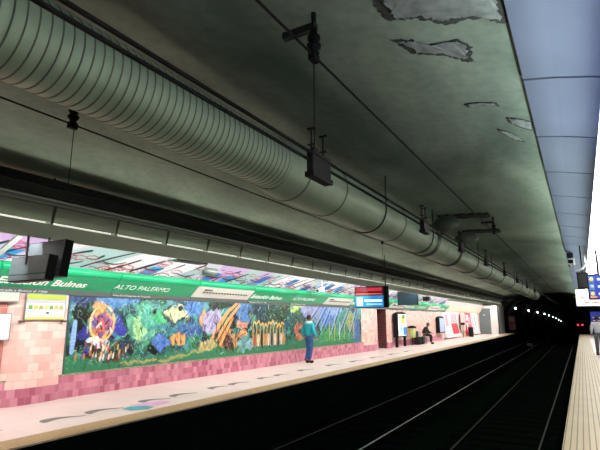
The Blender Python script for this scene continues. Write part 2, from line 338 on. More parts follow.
# carousel: scalloped canopy, posts and riders
for k in range(9): stroke(12.75 + k * .21, 1.36 + .06 * math.sin(k * 1.5), 12.93 + k * .21, 1.36 + .06 * math.sin(k * 1.5 + 1), .05, 'dca83c', 1, .10)
for k in range(10):
    y = 12.75 + k * .2; stroke(y, .7, y, 1.34, .03, 'cf9a3c', .95); stroke(y + .1, .74, y + .1, 1.05, .06, r2.choice(['c85a30', 'e0d0b0', '30507a', '5a2c1c', 'd88838']), .95); stroke(y + .1, .75, y + .1, 1.2, .015, '20140c', .9)
# slanting bluish light beams and palms
for b in [(15.9, 1.16, 17.26, 2.1), (17.42, 1.13, 18.35, 2.1), (18.32, .95, 19.14, 2.1), (19.09, .92, 20.19, 2.07), (17.0, 1.3, 17.9, 2.1), (20.3, 1.0, 21.0, 2.0)]:
    stroke(*b, .05, '8f9fd8', .75); stroke(b[0] + .15, b[1], b[2] + .15, b[3], .03, '0e2a3a', .8); stroke(b[0] + .3, b[1], b[2] + .3, b[3], .03, '58b0c8', .7)
for k in range(40):
    y = r2.uniform(13, 15.4); z = r2.uniform(1.6, 2.0); a = r2.uniform(0, PI); stroke(y, z, y + .3 * math.cos(a), z + .16 * math.sin(a), .016, r2.choice(['3f9a6a', '0c2420', '7cb850', '2a6a80']), .9, .05)
for k in range(6): stroke(18.2 + k * .5, .7, 18.25 + k * .5, 1.4, .04, r2.choice(['d0d8c8', 'c8b050', '88c0a0']), .8)
for k in range(60):
    y = r2.uniform(MY0, MY1); stroke(y, r2.uniform(.5, .75), y + r2.uniform(.05, .25), r2.uniform(.5, .8), .014, r2.choice(['0e5a60', '78c090', '17404a', '4aa8a0']), .8, .05)
# glazed tile joints
jt = (np.abs(((U - MY0) / .15) % 1 - .5) > .46) | (np.abs(((V - MZ0) / .15) % 1 - .5) > .46)
C = np.where(jt[..., None], C * .82 + .02, C)
C = np.clip((C - .16) * 1.25 + .12, .004, 1) * 1.0
lum_ = C.mean(axis=2, keepdims=True); C = lum_ + (C - lum_) * .70
mur = thing('tile_mural', 'long colourful glazed-tile mural of trees, houses and figures on the left wall', 'mural', (LW, MY0, MZ0))
MB().box(LW, LW + .02, MY0 - .02, MY1 + .02, MZ0, MZ1 + .01).build('backing', mat('mural_backing', '4a5a58', .6), mur)
paint_mesh('painted_tiles', lambda a, b: (LW + .024, MY0 + (MY1 - MY0) * a, MZ0 + (MZ1 - MZ0) * b), nu, nv, C, attr_mat('glazed_mural_tiles', .3), mur)

# ------------------------------------------------------------------ painted frieze above the signs
FY0, FY1 = 1.0, 37.5
nu2, nv2 = 1800, 48
fy = np.linspace(FY0, FY1, nu2 + 1); fs_ = np.linspace(0, 1.05, nv2 + 1); U, V = np.meshgrid(fy, fs_)
MY0, MY1, nu = FY0, FY1, nu2
C = np.zeros(U.shape + (3,)); C[:] = np.array(lin('cdd0da'))
for k, (h, th) in enumerate([('b4c4cc', .5), ('ece4ea', .5), ('a8c4c4', .66), ('c4a8d4', .80)]):
    s_ = (U - V * .9); a = np.clip((vnoise(s_ * 1.0, V * .5 + k, 1.4, 70 + k) - th) * 30, 0, 1)[..., None]; C = C * (1 - a) + np.array(lin(h)) * a
r3 = random.Random(5)
y = FY0
while y < FY1 - 1:
    y += r3.uniform(.42, .75)
    if r3.random() < .55:
        cx = y + r3.uniform(0, .5); cz = r3.uniform(.1, .5); bc = r3.choice(['2c86cc', '3a9ad8', '1f66b4', '6ab4e0'])
        for q in range(6): stroke(cx + q * .06, cz - .2, cx + q * .06 + .36, cz + .2, .05, bc, 1)
    L = r3.uniform(.9, 1.6); z0 = r3.uniform(-.15, .15); stroke(y, z0, y + L * .8, z0 + L * .62, r3.uniform(.03, .055), '15181c', 1, r3.uniform(-.15, .15))
    if r3.random() < .7: stroke(y + L * .3, z0 + L * .23, y + L * .3 + .6, z0 + L * .23 + .05, .032, '1c1c22', 1, -.1)
    for k in range(r3.randint(2, 3)):
        cx = y + r3.uniform(-.2, .7); cz = r3.uniform(.0, .62); rr = r3.uniform(.09, .18); rc = r3.choice(['a82830', 'b83840', '901c28'])
        for q in range(8):
            a = q * .85 + r3.uniform(0, .4); stroke(cx + 1.5 * rr * math.cos(a), cz + rr * .7 * math.sin(a), cx + 1.5 * rr * math.cos(a + 1.1), cz + rr * .7 * math.sin(a + 1.1), .022, rc, 1, .03)
def fr(a, b):
    th = .26 + .0 ; s = b * 1.05
    # follow the vault from its springing upward, 3 cm inside it
    k = 0.065 + s * .40
    x = VC - (VA - .04) * math.cos(math.asin(min(1, .22)) + k * .62); z = VS + (VB - .04) * math.sin(math.asin(.22) + k * .62)
    return (x, FY0 + (FY1 - FY0) * a, z)
fz = paint_mesh('painted_frieze', fr, nu2, nv2, np.clip(C, 0, 1), attr_mat('frieze_paint', .5))
fz.modifiers.new('thickness', 'SOLIDIFY').thickness = .01
tag(fz, 'pale painted frieze with black branches, red scribbles and blue patches above the green signs', 'mural')

# ------------------------------------------------------------------ sign header
green = mat('green_sign_enamel', '1f9a68', .35, var=.05, scale=2)
green_b = mat('lit_green_tube', '14b478', .28)  # brighter than the sign face, whose shading is put into the two greens
grey_lip = mat('grey_sign_lip', '4c544e', .7)
sign_white = mat('white_sign_enamel', 'dcdcd2', .4)
cream_fascia = mat('cream_fascia', 'd8cfb8', .5)
cap_ink = mat('caption_ink', 'c8ccc6', .5)
XT, ZT, XB, ZB = -8.93, 2.46, -9.24, 2.18       # slanted sign face
fx_y = Vector((XT - XB, 0, ZT - ZB)).normalized(); fx_n = Vector((0, 1, 0)).cross(fx_y) * 1.0
SIGN_ROT = rotcols((0, 1, 0), fx_y, Vector((0, 1, 0)).cross(fx_y))
def on_face(y, t, out=.004):
    p = Vector((XB, y, ZB)).lerp(Vector((XT, y, ZT)), t); return p + Vector((0, 1, 0)).cross(fx_y) * out
cnt = {'W': 0, 'E': 0, 'A': 0}
for k in range(-1, 13):
    y0 = 4.56 + 2.6 * k; y1 = y0 + 2.585; typ = 'EAW'[k % 3]; n = cnt[typ]; cnt[typ] += 1
    if k < 0: y0, y1 = 1.0, 4.545
    desc = {'E': 'green header sign with bold white station name', 'A': 'green header sign with thin white capitals', 'W': 'white header sign with a dotted line map'}[typ]
    if k == -1: lab = 'white header sign with a dotted line map at the left edge behind the hanging monitors'
    else: lab = desc + ', ' + ORD[n - (typ == 'W')] + ' of its kind along the left wall'
    t = thing('header_sign', lab, 'sign', (LW, y0, 2.1), 'signs along the header of the left wall')
    pm = green if typ != 'W' else sign_white
    MB().extr([(XB, ZB), (XT, ZT), (XT - .12, ZT), (XB - .05, ZB)], y0, y1).build('sign_panel', pm, t)
    MB().tube([(-8.97, y0, 2.545), (-8.97, y1, 2.545)], .088, 16).build('top_tube', green_b, t)
    MB().extr([(XB, ZB), (XB - .01, ZB - .105), (XB - .05, ZB - .105), (XB - .05, ZB)], y0, y1).build('lower_lip', grey_lip, t)
    if typ == 'E':
        text('lettering', 'Estación Bulnes', .235, white_ink, on_face(y0 + .03, .24), SIGN_ROT, t, .25, .004, sx=1.24)
        text('caption', 'Entrada a Bustos al 1900', .052, cap_ink, Vector((XB + .002, y0 + .1, ZB - .075)), FACE_X, t, .2, sx=1.9)
    elif typ == 'A':
        text('lettering', 'ALTO PALERMO', .20, white_ink, on_face(y0 - .02, .30), SIGN_ROT, t, .12, -.0015, sx=1.16)
        text('caption', 'Línea D a Congreso de Tucumán', .052, cap_ink, Vector((XB + .002, y0 + .06, ZB - .075)), FACE_X, t, .1, sx=1.6)
    else:
        dm = mat('line_map_ink', '3c4440', .5); m = MB()
        a = on_face(y0 + .3, .5); b = on_face(y1 - .2, .5); m.tube([a, b], .008, 6); m.build('map_line', dm, t)
        for q in range(16):
            p = on_face(y0 + .35 + q * (y1 - y0 - .62) / 15, .5); s = MB(); s.lathe([(0, -.012), (.026, -.012), (.026, .012), (0, .012)], p, 10, 'X'); s.build('station_dot', dm, t)
        q0 = on_face(y0 + .32, .72); q1 = on_face(y0 + .62, .72); MB().tube([q0, q1], .022, 6).build('map_title', dm, t)
t = thing('header_fascia', 'long cream header fascia at the far end of the left wall beyond the green signs', 'fascia', (LW, 38.5, 2.1))
MB().extr([(XB, ZB - .05), (XT, ZT + .17), (XT - .12, ZT + .17), (XB - .08, ZB - .05)], 38.5, 53).build('panel', cream_fascia, t)
MB().extr([(-9.2, 2.6), (-8.9, 2.95), (-8.93, 2.97), (-9.22, 2.62)], 37.6, 53).build('upper_panel', mat('pinkish_white_panel', 'e2d0d0', .5), t)

# ------------------------------------------------------------------ light trough over each platform edge
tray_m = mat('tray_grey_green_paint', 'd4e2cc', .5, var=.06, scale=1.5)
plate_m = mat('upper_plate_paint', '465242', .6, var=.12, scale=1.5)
beam_m = mat('dark_painted_steel', '141c16', .7)
def trough(sgn, xf, label):
    t = thing('light_trough', label, 'light fixture', (xf, 22, 2.8))
    y0, y1 = -7.5, 53
    X = lambda d: xf - sgn * d       # d is measured from the track face towards the wall
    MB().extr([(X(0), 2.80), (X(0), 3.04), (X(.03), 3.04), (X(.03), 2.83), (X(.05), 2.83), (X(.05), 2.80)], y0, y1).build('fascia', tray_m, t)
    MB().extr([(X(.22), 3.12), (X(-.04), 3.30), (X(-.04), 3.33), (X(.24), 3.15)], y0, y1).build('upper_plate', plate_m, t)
    MB().extr([(X(-.02), 3.32), (X(-.10), 3.34), (X(-.16), 3.44), (X(-.14), 3.70), (X(-.06), 3.74), (X(.1), 3.70), (X(.1), 3.32)], y0, y1).build('steel_beam', beam_m, t)  # top raised to the vault, standing in for the shade above the beam
    MB().tube([(X(-.17), y0, 3.40), (X(-.17), y1, 3.40)], .03, 8).build('cable_pipe', dark, t)
    k = 0; y = 4.23 - 1.2 * 9
    while y < y1 - .3:
        MB().prism([(X(.015), y, 3.02), (X(.015), y, 3.06), (X(-.06), y, 3.32), (X(-.02), y, 3.32)], (0, .04, 0)).build('bracket', dark, t)
        MB().tube([(X(.065), y + .06, 3.062), (X(.065), y + 1.14, 3.062)], .016, 8).build('fluorescent_tube', lamp_white if sgn > 0 else lamp_cold, t)
        if k % 3 == 0: MB().tube([(X(.06), y + .02, 3.5), (X(.06), y + .02, vz(X(.06)) + .02)], .018, 6).build('hanger', dark, t)
        y += 1.2; k += 1
    return t
trough(1, -7.0, 'long grey-green fluorescent light trough hanging over the left platform edge')
t = thing('light_trough', 'long bright white light strip over the right platform edge', 'light fixture', (.4, 22, 3))
MB().box(.28, .62, -7.5, 53, 3.15, 3.20).build('backing', white_paint, t)
y = -7.4
while y < 52:
    MB().box(.275, .50, y, y + 1.46, 3.06, 3.15).build('diffuser', lamp_cold, t)
    if int(y * 2) % 3 == 0: MB().tube([(.45, y + .7, 3.2), (.45, y + .7, vz(.45))], .018, 6).build('hanger', dark, t)
    y += 1.5
MB().box(.62, .66, -7.5, 53, 2.9, 3.20).build('rear_skirt', white_paint, t)


# ------------------------------------------------------------------ track
rail_m = mat('sooty_rail_steel', '0a0c0a', 1.0, 0, spec=0)
for x, lab in [(-.99, 'rail nearest the right platform'), (-2.5, 'rail left of the right track, second from the right platform'), (-4.05, 'shiny rail, third from the right platform'), (-5.5, 'dark rail nearest the left platform')]:
    t = thing('rail', lab, 'rail', (x, 20, -1.07))
    MB().extr([(x - .065, -1.08), (x + .065, -1.08), (x + .065, -1.065), (x + .012, -1.05), (x + .012, -.985), (x + .034, -.975), (x + .034, -.952), (x - .034, -.952), (x - .034, -.975), (x - .012, -.985), (x - .012, -1.05), (x - .065, -1.065)], Y0, 150).build('rail_profile', rail_m, t)
    MB().box(x - .017, x + .017, Y0, 150, -.952, -.950).build('running_surface', {-.99: mat('worn_running_surface', '3a3e3a', .4, .6), -2.5: mat('dull_running_surface', '262a26', .5, .5), -4.05: mat('shiny_running_surface', '8a908a', .28, .9), -5.5: mat('dull_running_surface', '262a26', .5, .5)}[x], t)
sl_m = mat('sooty_sleeper', '080a08', 1.0, var=.3, scale=5, spec=0)
for xc, side in [(-1.75, 'right'), (-4.78, 'left')]:
    first = None
    for k in range(90):
        y = -3 + k * .65
        if first is None:
            first = MB().box(-1.15, 1.15, -.11, .11, -1.105, -1.078).build('sleeper', sl_m); o = first
        else:
            o = first.copy(); COL.objects.link(o)
        o.location = (xc, y, 0); tag(o, 'sooty sleeper under the %s track, one of an even row' % side, 'sleeper', 'sleepers of the %s track' % side)
cl_m = mat('rail_clip_iron', '3a3f3b', .6, .5)
t = MB().box(-4.95, -4.45, 52.6, 53.2, -1.08, -.86).build('track_box', mat('grey_track_box', '555a55', .6)); tag(t, 'small grey box lying between the tracks far down the line', 'box')

# ------------------------------------------------------------------ overhead wires
def wire(x, z, r, y0, y1, name, label, sag=0.0, period=9.6, ph=3.1):
    pts = []
    n = 60
    for k in range(n + 1):
        y = y0 + (y1 - y0) * k / n; u = ((y - ph) / period) % 1; pts.append((x, y, z - sag * 4 * u * (1 - u)))
    return tag(MB().tube(pts, r, 6).build(name, black), label, 'wire')
wire(-4.75, 3.75, .010, Y0, 120, 'messenger_wire', 'thin dark wire running under the ridged duct above the left track')
wire(-1.73, 3.77, .012, Y0, 120, 'messenger_wire', 'dark wire crossing the vault above the right track, held by a black insulator')
t = thing('contact_wire', 'pair of dark contact wires over the right track in front of the duct', 'wire', (-1.73, 20, 2.86))
MB().tube([(-1.75, Y0, 2.842), (-1.75, 150, 2.842)], .013, 6).build('wire', black, t)
MB().tube([(-1.71, Y0, 2.882), (-1.71, 150, 2.882)], .013, 6).build('wire', black, t)
tag(MB().tube([(-4.75, Y0, 2.98), (-4.75, 150, 2.98)], .014, 6).build('contact_wire', black), 'dark contact wire over the left track along the top of the steel beam', 'wire')
def insulator(x, y, zw, label, arm):
    t = thing('insulator', label, 'insulator', (x, y, zw))
    m = MB(); m.lathe([(.0, .0), (.035, .0), (.05, .03), (.03, .05), (.062, .09), (.062, .11), (.034, .13), (.055, .16), (.055, .19), (.03, .21), (.03, .27), (0, .27)], (x, y, zw - .01), 14); m.build('body', black, t)
    MB().tube([(x, y, zw + .26), (x, y, vz(x) + .02)], .022, 8).build('stem', black, t)
    MB().box(x - .028, x + .028, y - .05, y + .05, zw - .05, zw + .012).build('clamp', black, t)
    if arm: MB().box(x - .3, x + .02, y - .03, y + .03, zw + .24, zw + .30).build('bracket', dark, t)
    return t
insulator(-1.73, 3.17, 3.77, 'large black insulator on the vault over the right track at the top of the picture', 1)
insulator(-4.75, 3.0, 3.75, 'black insulator just below the ridged duct over the left track', 0)
insulator(-4.75, 12.75, 3.75, 'small black insulator further along the left track wire', 0)
insulator(-1.73, 12.77, 3.77, 'small black insulator further along the right track wire near the dark ceiling plate', 1)
def dropper(x, y, z0, z1, label):
    t = thing('dropper', label, 'wire', (x, y, z1))
    MB().tube([(x, y, z0), (x, y, z1)], .005, 6).build('dropper_wire', black, t)
    MB().box(x - .018, x + .018, y - .04, y + .04, z1 - .01, z1 + .05).build('clamp', black, t)
dropper(-4.75, 3.02, 3.72, 2.98, 'thin vertical wire hanging from the insulator below the ridged duct')
dropper(-4.75, 12.75, 3.72, 2.98, 'short vertical wire hanging further along the left track')
dropper(-1.73, 3.17, 3.74, 2.9, 'long vertical wire hanging from the large black insulator')
def clampbox(y, s, label):
    x = -1.73
    t = thing('wire_clamp', label, 'clamp', (x, y, 2.7))
    MB().box(x - .03, x + .03, y - .16 * s, y + .16 * s, 2.90 - .19 * s, 2.92).build('housing', black, t, .01)
    MB().box(x - .04, x + .04, y - .17 * s, y + .17 * s, 2.905 - .21 * s, 2.905 - .17 * s).build('lower_plate', black, t)
    for q in (-.13, .07):
        MB().tube([(x, y + q * s, 2.9), (x, y + q * s, 3.10)], .008, 6).build('rod', black, t)
        MB().box(x - .035, x + .035, y + q * s - .012, y + q * s + .012, 3.095, 3.107).build('crossbar', black, t)
        MB().box(x - .03, x + .03, y + q * s - .012, y + q * s + .012, 2.96, 2.97).build('crossbar', black, t)
for k, (y, s) in enumerate([(3.25, 1.0), (6.3, .8), (8.6, .7), (11.2, .7), (14.2, .7), (17.2, .7), (20.5, .7), (24, .7), (28, .7), (33, .7)]):
    clampbox(y, s, 'black clamp box with two rods on the contact wire, %s along the duct' % ORD[k])

# ------------------------------------------------------------------ ventilation duct
duct_m = mat('galvanised_duct_paint', '8ea68c', .42, .15, var=.10, scale=2.5)
coil_m = mat('ridged_duct_paint', '96b096', .42, .15, var=.06, scale=2)
DX, DZ = -3.37, 3.63
t = thing('air_duct', 'big round pale green air duct hanging under the vault between the tracks', 'duct', (DX, 0, DZ))
R0, R1 = .345, .405
pr = []; y = Y0; 
while y < 4.95:
    pr += [(R0 - .007, y), (R0, y + .010), (R0, y + .074), (R0 - .007, y + .084)]; y += .0865
m = MB(); m.lathe(pr, (DX, 0, DZ), 48, 'Y'); c_ = m.build('ridged_section', coil_m, t)
seam_m = mat('dark_duct_seam', '5a6656', .6)
y = Y0; sm = MB()
while y < 4.95:
    sm.lathe([(R0 - .009, y - .006), (R0 + .0025, y - .005), (R0 + .0025, y + .004), (R0 - .009, y + .005)], (DX, 0, DZ), 48, 'Y'); y += .0865
sm.build('ridge_seams', seam_m, t)
prof = [(R0, 4.95), (R0 + .02, 4.97), (R1, 5.35), (R1, 46.5), (R1 - .1, 46.5), (0, 46.5)]
m = MB(); m.lathe(prof, (DX, 0, DZ - .02), 48, 'Y'); m.build('smooth_section', duct_m, t)
for k, y in enumerate([5.36, 6.5, 9.4, 13.2, 17.2, 21.5, 26, 30.5, 35, 40, 45]):
    MB().lathe([(R1 - .01, y - .014), (R1 + .012, y - .012), (R1 + .012, y + .012), (R1 - .01, y + .014)], (DX, 0, DZ - .02), 48, 'Y').build('joint_ring', seam_m if k < 3 else duct_m, t)
for y in (1.8, 8.2, 11.5, 14.6, 17.5, 20.5, 24, 28, 32, 37, 42):
    h = MB(); pts = [(DX + (R1 + .012) * math.cos(a), y, DZ - .02 + (R1 + .012) * math.sin(a)) for a in [PI * (1 + q / 16) for q in range(17)]]
    if y > 8: h.tube([(pts[0][0], y, vz(pts[0][0]) + .02)] + pts + [(pts[-1][0], y, vz(pts[-1][0]) + .02)], .014, 6); h.build('strap_hanger', dark, t)
# two dampers with branch collars against the vault
for y in (12.3, 14.9):
    MB().lathe([(R1, y - .34), (R1 + .05, y - .32), (R1 + .05, y - .18), (R1, y - .16)], (DX, 0, DZ - .02), 40, 'Y').build('collar', mat('dark_collar', '4a564a', .5, .2), t)
    MB().tube([(DX + .25, y, DZ + .2), (DX + .5, y + .05, 4.05), (DX + .75, y + .1, 4.2)], [.2, .22, .26], 20).build('branch', mat('dark_collar', '4a564a'), t)
plt_m = mat('sooty_ceiling_plate', '20261f', .9, var=.3, scale=4)
for y, x0, x1, lab in [(12.4, -3.0, -1.75, 'nearer of two dark vent plates on the vault beside the duct'), (14.9, -2.9, -1.85, 'farther of two dark vent plates on the vault beside the duct')]:
    m = MB(); n = 10
    pts = [(x0 + (x1 - x0) * q / n, y - .22 + .05 * math.sin(q * 2.3), vz(x0 + (x1 - x0) * q / n) - .05) for q in range(n + 1)] + [(x0 + (x1 - x0) * q / n, y + .22 + .06 * math.sin(q * 1.7), vz(x0 + (x1 - x0) * q / n) - .05) for q in range(n, -1, -1)]
    m.prism(pts, (0, 0, .06)); tag(m.build('vent_plate', plt_m), lab, 'vent')

# ------------------------------------------------------------------ metal sheets over the right platform
sheet_m = mat('bluish_ceiling_sheet', '55606d', .42, 0, var=.10, scale=1.1)
y = 4.84 - 1.74 * 5; k = 0
ys = []
while y < 54: ys.append(y); y += 1.74
vis = [q for q in ys if q + 1.74 > 2.0]
for q in ys:
    m = MB(); n = 10; xs = [-.27 + (2.45 + .27) * a / n for a in range(n + 1)]
    up = [(x, vz(x) - .004) for x in xs]; lo = [(x, vz(x) - .022) for x in xs]
    lo[0] = (lo[0][0], lo[0][1] - .01)
    m.extr(up + lo[::-1], q + .02, q + 1.72)
    lab = ('bluish metal ceiling sheet over the right platform, %s in the row' % ORD[vis.index(q)]) if q in vis[:18] else 'bluish metal ceiling sheet in the far dark stretch over the right platform' if q > 5 else 'bluish metal ceiling sheet over the right platform behind the viewer'
    o = m.build('ceiling_sheet', sheet_m); tag(o, lab, 'ceiling sheet', 'metal sheets over the right platform')

# ------------------------------------------------------------------ peeling paint on the vault
peel_d = mat('exposed_dark_plaster', '2c332c', .9, var=.5, scale=14, bump=.5)
peel_l = mat('curled_paint_flake', '6c7771', .7, var=.35, scale=9, bump=.6)
def outline(cx, cy, pts, jag, seed, n=10):
    r = random.Random(seed); out = []
    for i in range(len(pts)):
        a = pts[i]; b = pts[(i + 1) % len(pts)]
        for q in range(n):
            u = q / n; out.append((a[0] + (b[0] - a[0]) * u + r.uniform(-jag, jag), a[1] + (b[1] - a[1]) * u + r.uniform(-jag, jag)))
    return out
def patch(pts, lab, seed, jag=.022, inner=True):
    t = thing('peeling_patch', lab, 'peeling paint', (pts[0][0], pts[0][1], vz(pts[0][0])))
    o = outline(0, 0, pts, jag, seed)
    MB().prism([(x, y, vz(x) - .004) for x, y in o], (0, 0, -.003)).build('bare_plaster', peel_d, t)
    if inner:
        cx = sum(p[0] for p in pts) / len(pts); cy = sum(p[1] for p in pts) / len(pts)
        o2 = outline(0, 0, [(cx + (x - cx) * .82 + .01, cy + (y - cy) * .76 - .03) for x, y in pts], jag * .8, seed + 9)
        MB().prism([(x, y, vz(x) - .012 - .01 * abs(math.sin(q))) for q, (x, y) in enumerate(o2)], (0, 0, -.003)).build('loose_flake', peel_l, t)
patch([(-1.22, 3.12), (-.8, 3.2), (-.26, 3.3), (-.24, 3.85), (-.5, 3.68), (-.75, 3.72), (-.95, 3.55), (-1.2, 3.5)], 'large dark patch of peeling paint on the vault at the top of the picture', 3)
patch([(-1.28, 3.78), (-1.1, 3.86), (-.98, 4.0), (-.7, 3.98), (-.62, 4.12), (-.66, 4.42), (-.74, 4.38), (-.9, 4.22), (-1.15, 4.1)], 'peeling paint patch just below the largest one on the vault', 5)
patch([(-.95, 5.42), (-.8, 5.40), (-.6, 5.44), (-.58, 5.56), (-.78, 5.50), (-.93, 5.54)], 'small narrow peeled flake in the middle of the right vault', 8, .012)
patch([(-.56, 5.9), (-.4, 5.98), (-.29, 6.1), (-.31, 6.42), (-.42, 6.3), (-.55, 6.1)], 'small peeled patch touching the edge of the metal ceiling sheets', 12, .014)
patch([(-.72, 6.3), (-.6, 6.42), (-.47, 6.7), (-.44, 6.9), (-.56, 6.78), (-.7, 6.42)], 'thin curling peeled patch below the one at the sheet edge', 15, .012)

# ------------------------------------------------------------------ things on the left wall
def board(y0, y1, z0, z1, name, label, cat, face, frame=None, x=LW + .11, d=.03):
    t = thing(name, label, cat, (x, (y0 + y1) / 2, z0))
    MB().box(x, x + d, y0, y1, z0, z1).build('backing', frame or grey_metal, t)
    MB().box(x + d, x + d + .004, y0 + .02, y1 - .02, z0 + .02, z1 - .02).build('face', face, t)
    return t
paper = mat('white_paper', 'ece9e2', .6)
t = board(5.2, 6.03, 1.56, 2.08, 'notice_board', 'paper notice with yellow-green bands on the pilaster left of the mural', 'notice', paper)
xx = LW + .145
MB().box(xx, xx + .003, 5.22, 6.01, 1.965, 2.06).build('header_band', mat('lime_green_print', 'a8b83c', .6), t)
MB().box(xx, xx + .003, 5.22, 6.01, 1.58, 1.625).build('footer_band', mat('yellow_print', 'dcd85a', .6), t)
MB().box(xx, xx + .002, 5.22, 6.01, 1.89, 1.962).build('grey_band', mat('grey_print', 'b4b0b8', .6), t)
gp = [mat('leaf_green_print', '5c9a38', .6), mat('ochre_print', 'c8b048', .6), mat('olive_print', '9aa050', .6), mat('pale_lime_print', 'c0cc70', .6)]
for k in range(7): MB().box(xx, xx + .003, 5.26 + k * .105, 5.34 + k * .105, 1.77 + .01 * (k % 2), 1.85).build('printed_block', gp[k % 4], t)
MB().box(xx, xx + .003, 5.62, 5.68, 1.68, 1.73).build('printed_block', mat('grey_ink', '5a5f58', .6), t)
for q in range(3): MB().box(xx, xx + .002, 5.72, 5.96, 1.66 + q * .03, 1.67 + q * .03).build('text_line', mat('pale_grey_ink', 'b0b0a8', .6), t)
for yq in (5.12, 5.98): MB().box(LW + .1, LW + .15, yq, yq + .1, 1.52, 1.56).build('bracket', mat('rusty_bracket', '5a4038', .6), t)
board(4.25, 5.08, 1.90, 2.09, 'wall_panel', 'small beige panel high on the wall at the left edge', 'panel', mat('beige_panel', 'c9c4b4', .5))
board(4.2, 4.97, 1.2, 1.69, 'notice_board', 'plain white notice on the wall at the left edge', 'notice', paper)
struct(MB().box(LW, LW + .04, Y0, 4.93, 0, 2.12).build('wall_left_tiles', brick_mat('salmon_red_tiles', 'c07a70', 'a8635c', 'd0a098', .2, .15, 'YZ', .3, .004, .5, .1)))

# light box, bin, seat, second light box
def lightbox(y0, y1, z0, z1, xb, lab, cols, legs):
    t = thing('advert_light_box', lab, 'light box', (xb, (y0 + y1) / 2, 0))
    n = 12; pts = [(xb, y0, z0), (xb, y1, z0)] + [(xb, y1 + (y0 - y1) * q / n, z1 - .12 + .12 * math.sin(PI * q / n)) for q in range(n + 1)]
    MB().prism(pts, (.26, 0, 0)).build('case', black, t)
    xf = xb + .262
    MB().box(xf, xf + .004, y0 + .1, y1 - .1, z0 + .07, z1 - .14).build('screen', cols[0], t)
    if len(cols) > 1:
        MB().box(xf + .004, xf + .007, y0 + .9, y1 - .12, z0 + .1, z0 + .55).build('blue_print', cols[1], t)
        MB().box(xf + .004, xf + .007, y0 + .5, y1 - .35, z0 + .75, z1 - .25).build('yellow_print', cols[2], t)
        MB().box(xf + .004, xf + .007, y0 + .75, y1 - .3, z0 + 1.02, z1 - .18).build('green_print', cols[3], t)
        MB().box(xf + .004, xf + .007, y0 + .3, y0 + .8, z0 + .2, z0 + .7).build('pale_print', cols[4], t)
    if legs:
        for y in (y0 + .06, y1 - .14): MB().box(xb + .06, xb + .2, y, y + .1, 0.001, z0 + .02).build('leg', black, t)
    else: MB().box(xb - .2, xb + .02, y0 + .3, y1 - .3, z0 + .2, z1 - .3).build('wall_mount', dark, t)
lightbox(26.0, 27.6, .55, 1.97, -9.2, 'black advertising light box on two legs beside the dark passage', [mat('lit_poster_white', 'f4f6e8', .5, emit=.7), mat('lit_poster_blue', '2a7ad0', .5, emit=.5), mat('lit_poster_yellow', 'e0dc60', .5, emit=.5), mat('lit_poster_green', '5a8a60', .5, emit=.3), mat('lit_poster_cyan', 'a0d8e8', .5, emit=.5)], True)
lightbox(35.4, 36.9, .55, 1.75, -9.28, 'dark framed pale blue light box on the wall right of the seated person', [mat('pale_blue_screen', 'a8b8cc', .4, emit=.25)], False)
t = thing('litter_bin', 'yellow-green litter bin with black lid right of the advertising light box', 'bin', (-8.98, 28.7, 0))
MB().lathe([(.0, .45), (.17, .45), (.2, .5), (.22, 1.02), (0, 1.02)], (-8.98, 28.7, 0), 20).build('body', mat('yellow_green_plastic', 'b8c07a', .5), t)
MB().lathe([(.0, 1.02), (.25, 1.02), (.25, 1.1), (.1, 1.16), (0, 1.16)], (-8.98, 28.7, 0), 20).build('lid', black, t)
MB().tube([(-8.98, 28.7, .001), (-8.98, 28.7, .46)], .035, 10).build('post', dark, t)
# row of seats
seat_m = mat('dark_seat', '131211', .5); seat_w = mat('pale_seat', 'c8c4bc', .4)
for k, (y, mm, lab) in enumerate([(29.5, seat_m, 'empty dark seat left of the seated person'), (30.2, seat_m, 'empty dark seat next to the seated person'), (30.9, seat_w, 'pale seat under the seated person')]):
    t = thing('platform_seat', lab, 'seat', (-8.9, y, 0), 'seats along the wall')
    MB().box(-9.15, -8.7, y - .27, y + .27, .40, .46).build('seat', mm, t, .015)
    MB().box(-9.2, -9.14, y - .27, y + .27, .42, .8).build('backrest', mm, t, .015)
    MB().box(-9.1, -8.76, y - .22, y - .17, .001, .4).build('leg', dark if k < 2 else seat_w, t); MB().box(-9.1, -8.76, y + .17, y + .22, .001, .4).build('leg', dark if k < 2 else seat_w, t)
    if k < 2: MB().box(-9.1, -8.72, y - .24, y + .24, .08, .38).build('under_shelf', seat_m, t)

# posters on the far wall
def poster(y0, y1, lab, base, spots, seed):
    t = thing('wall_poster', lab, 'poster', (LW, (y0 + y1) / 2, .1), 'curved poster panels at the far end')
    n = 8; pts = [(LW + .02 + .28 * (1 - (q / n)) ** 2, .12 + 1.98 * q / n) for q in range(n + 1)]
    pr = pts + [(LW, 2.1), (LW, .12)]
    MB().extr(pr, y0, y1).build('panel', base, t)
    r = random.Random(seed)
    for k, (ya, yb, za, zb, mm) in enumerate(spots):
        X = lambda z: LW + .026 + .28 * (1 - (z - .12) / 1.98) ** 2
        ya = y0 + (y1 - y0) * ya; yb = y0 + (y1 - y0) * yb
        m = MB(); zs = [za + (zb - za) * q / 5 for q in range(6)]
        m.extr([(X(z), z) for z in zs] + [(X(z) - .02, z) for z in zs[::-1]], ya, yb); m.build('printed_block', mm, t)
red = mat('red_print', 'c8404c', .5); pnk = mat('pink_print', 'e8a0a8', .5); wp = mat('poster_white', 'e8e2e2', .5); grn = mat('dull_green_print', '7a8a78', .5)
poster(37.6, 42.4, 'white and red curved poster panel, nearest of the three at the far end', wp, [(.1, .3, 1.0, 1.9, pnk), (.15, .28, 1.2, 1.6, red), (.48, .95, .35, 1.2, red), (.5, .95, 1.25, 2.0, pnk), (.6, .85, 1.5, 1.75, red)], 1)
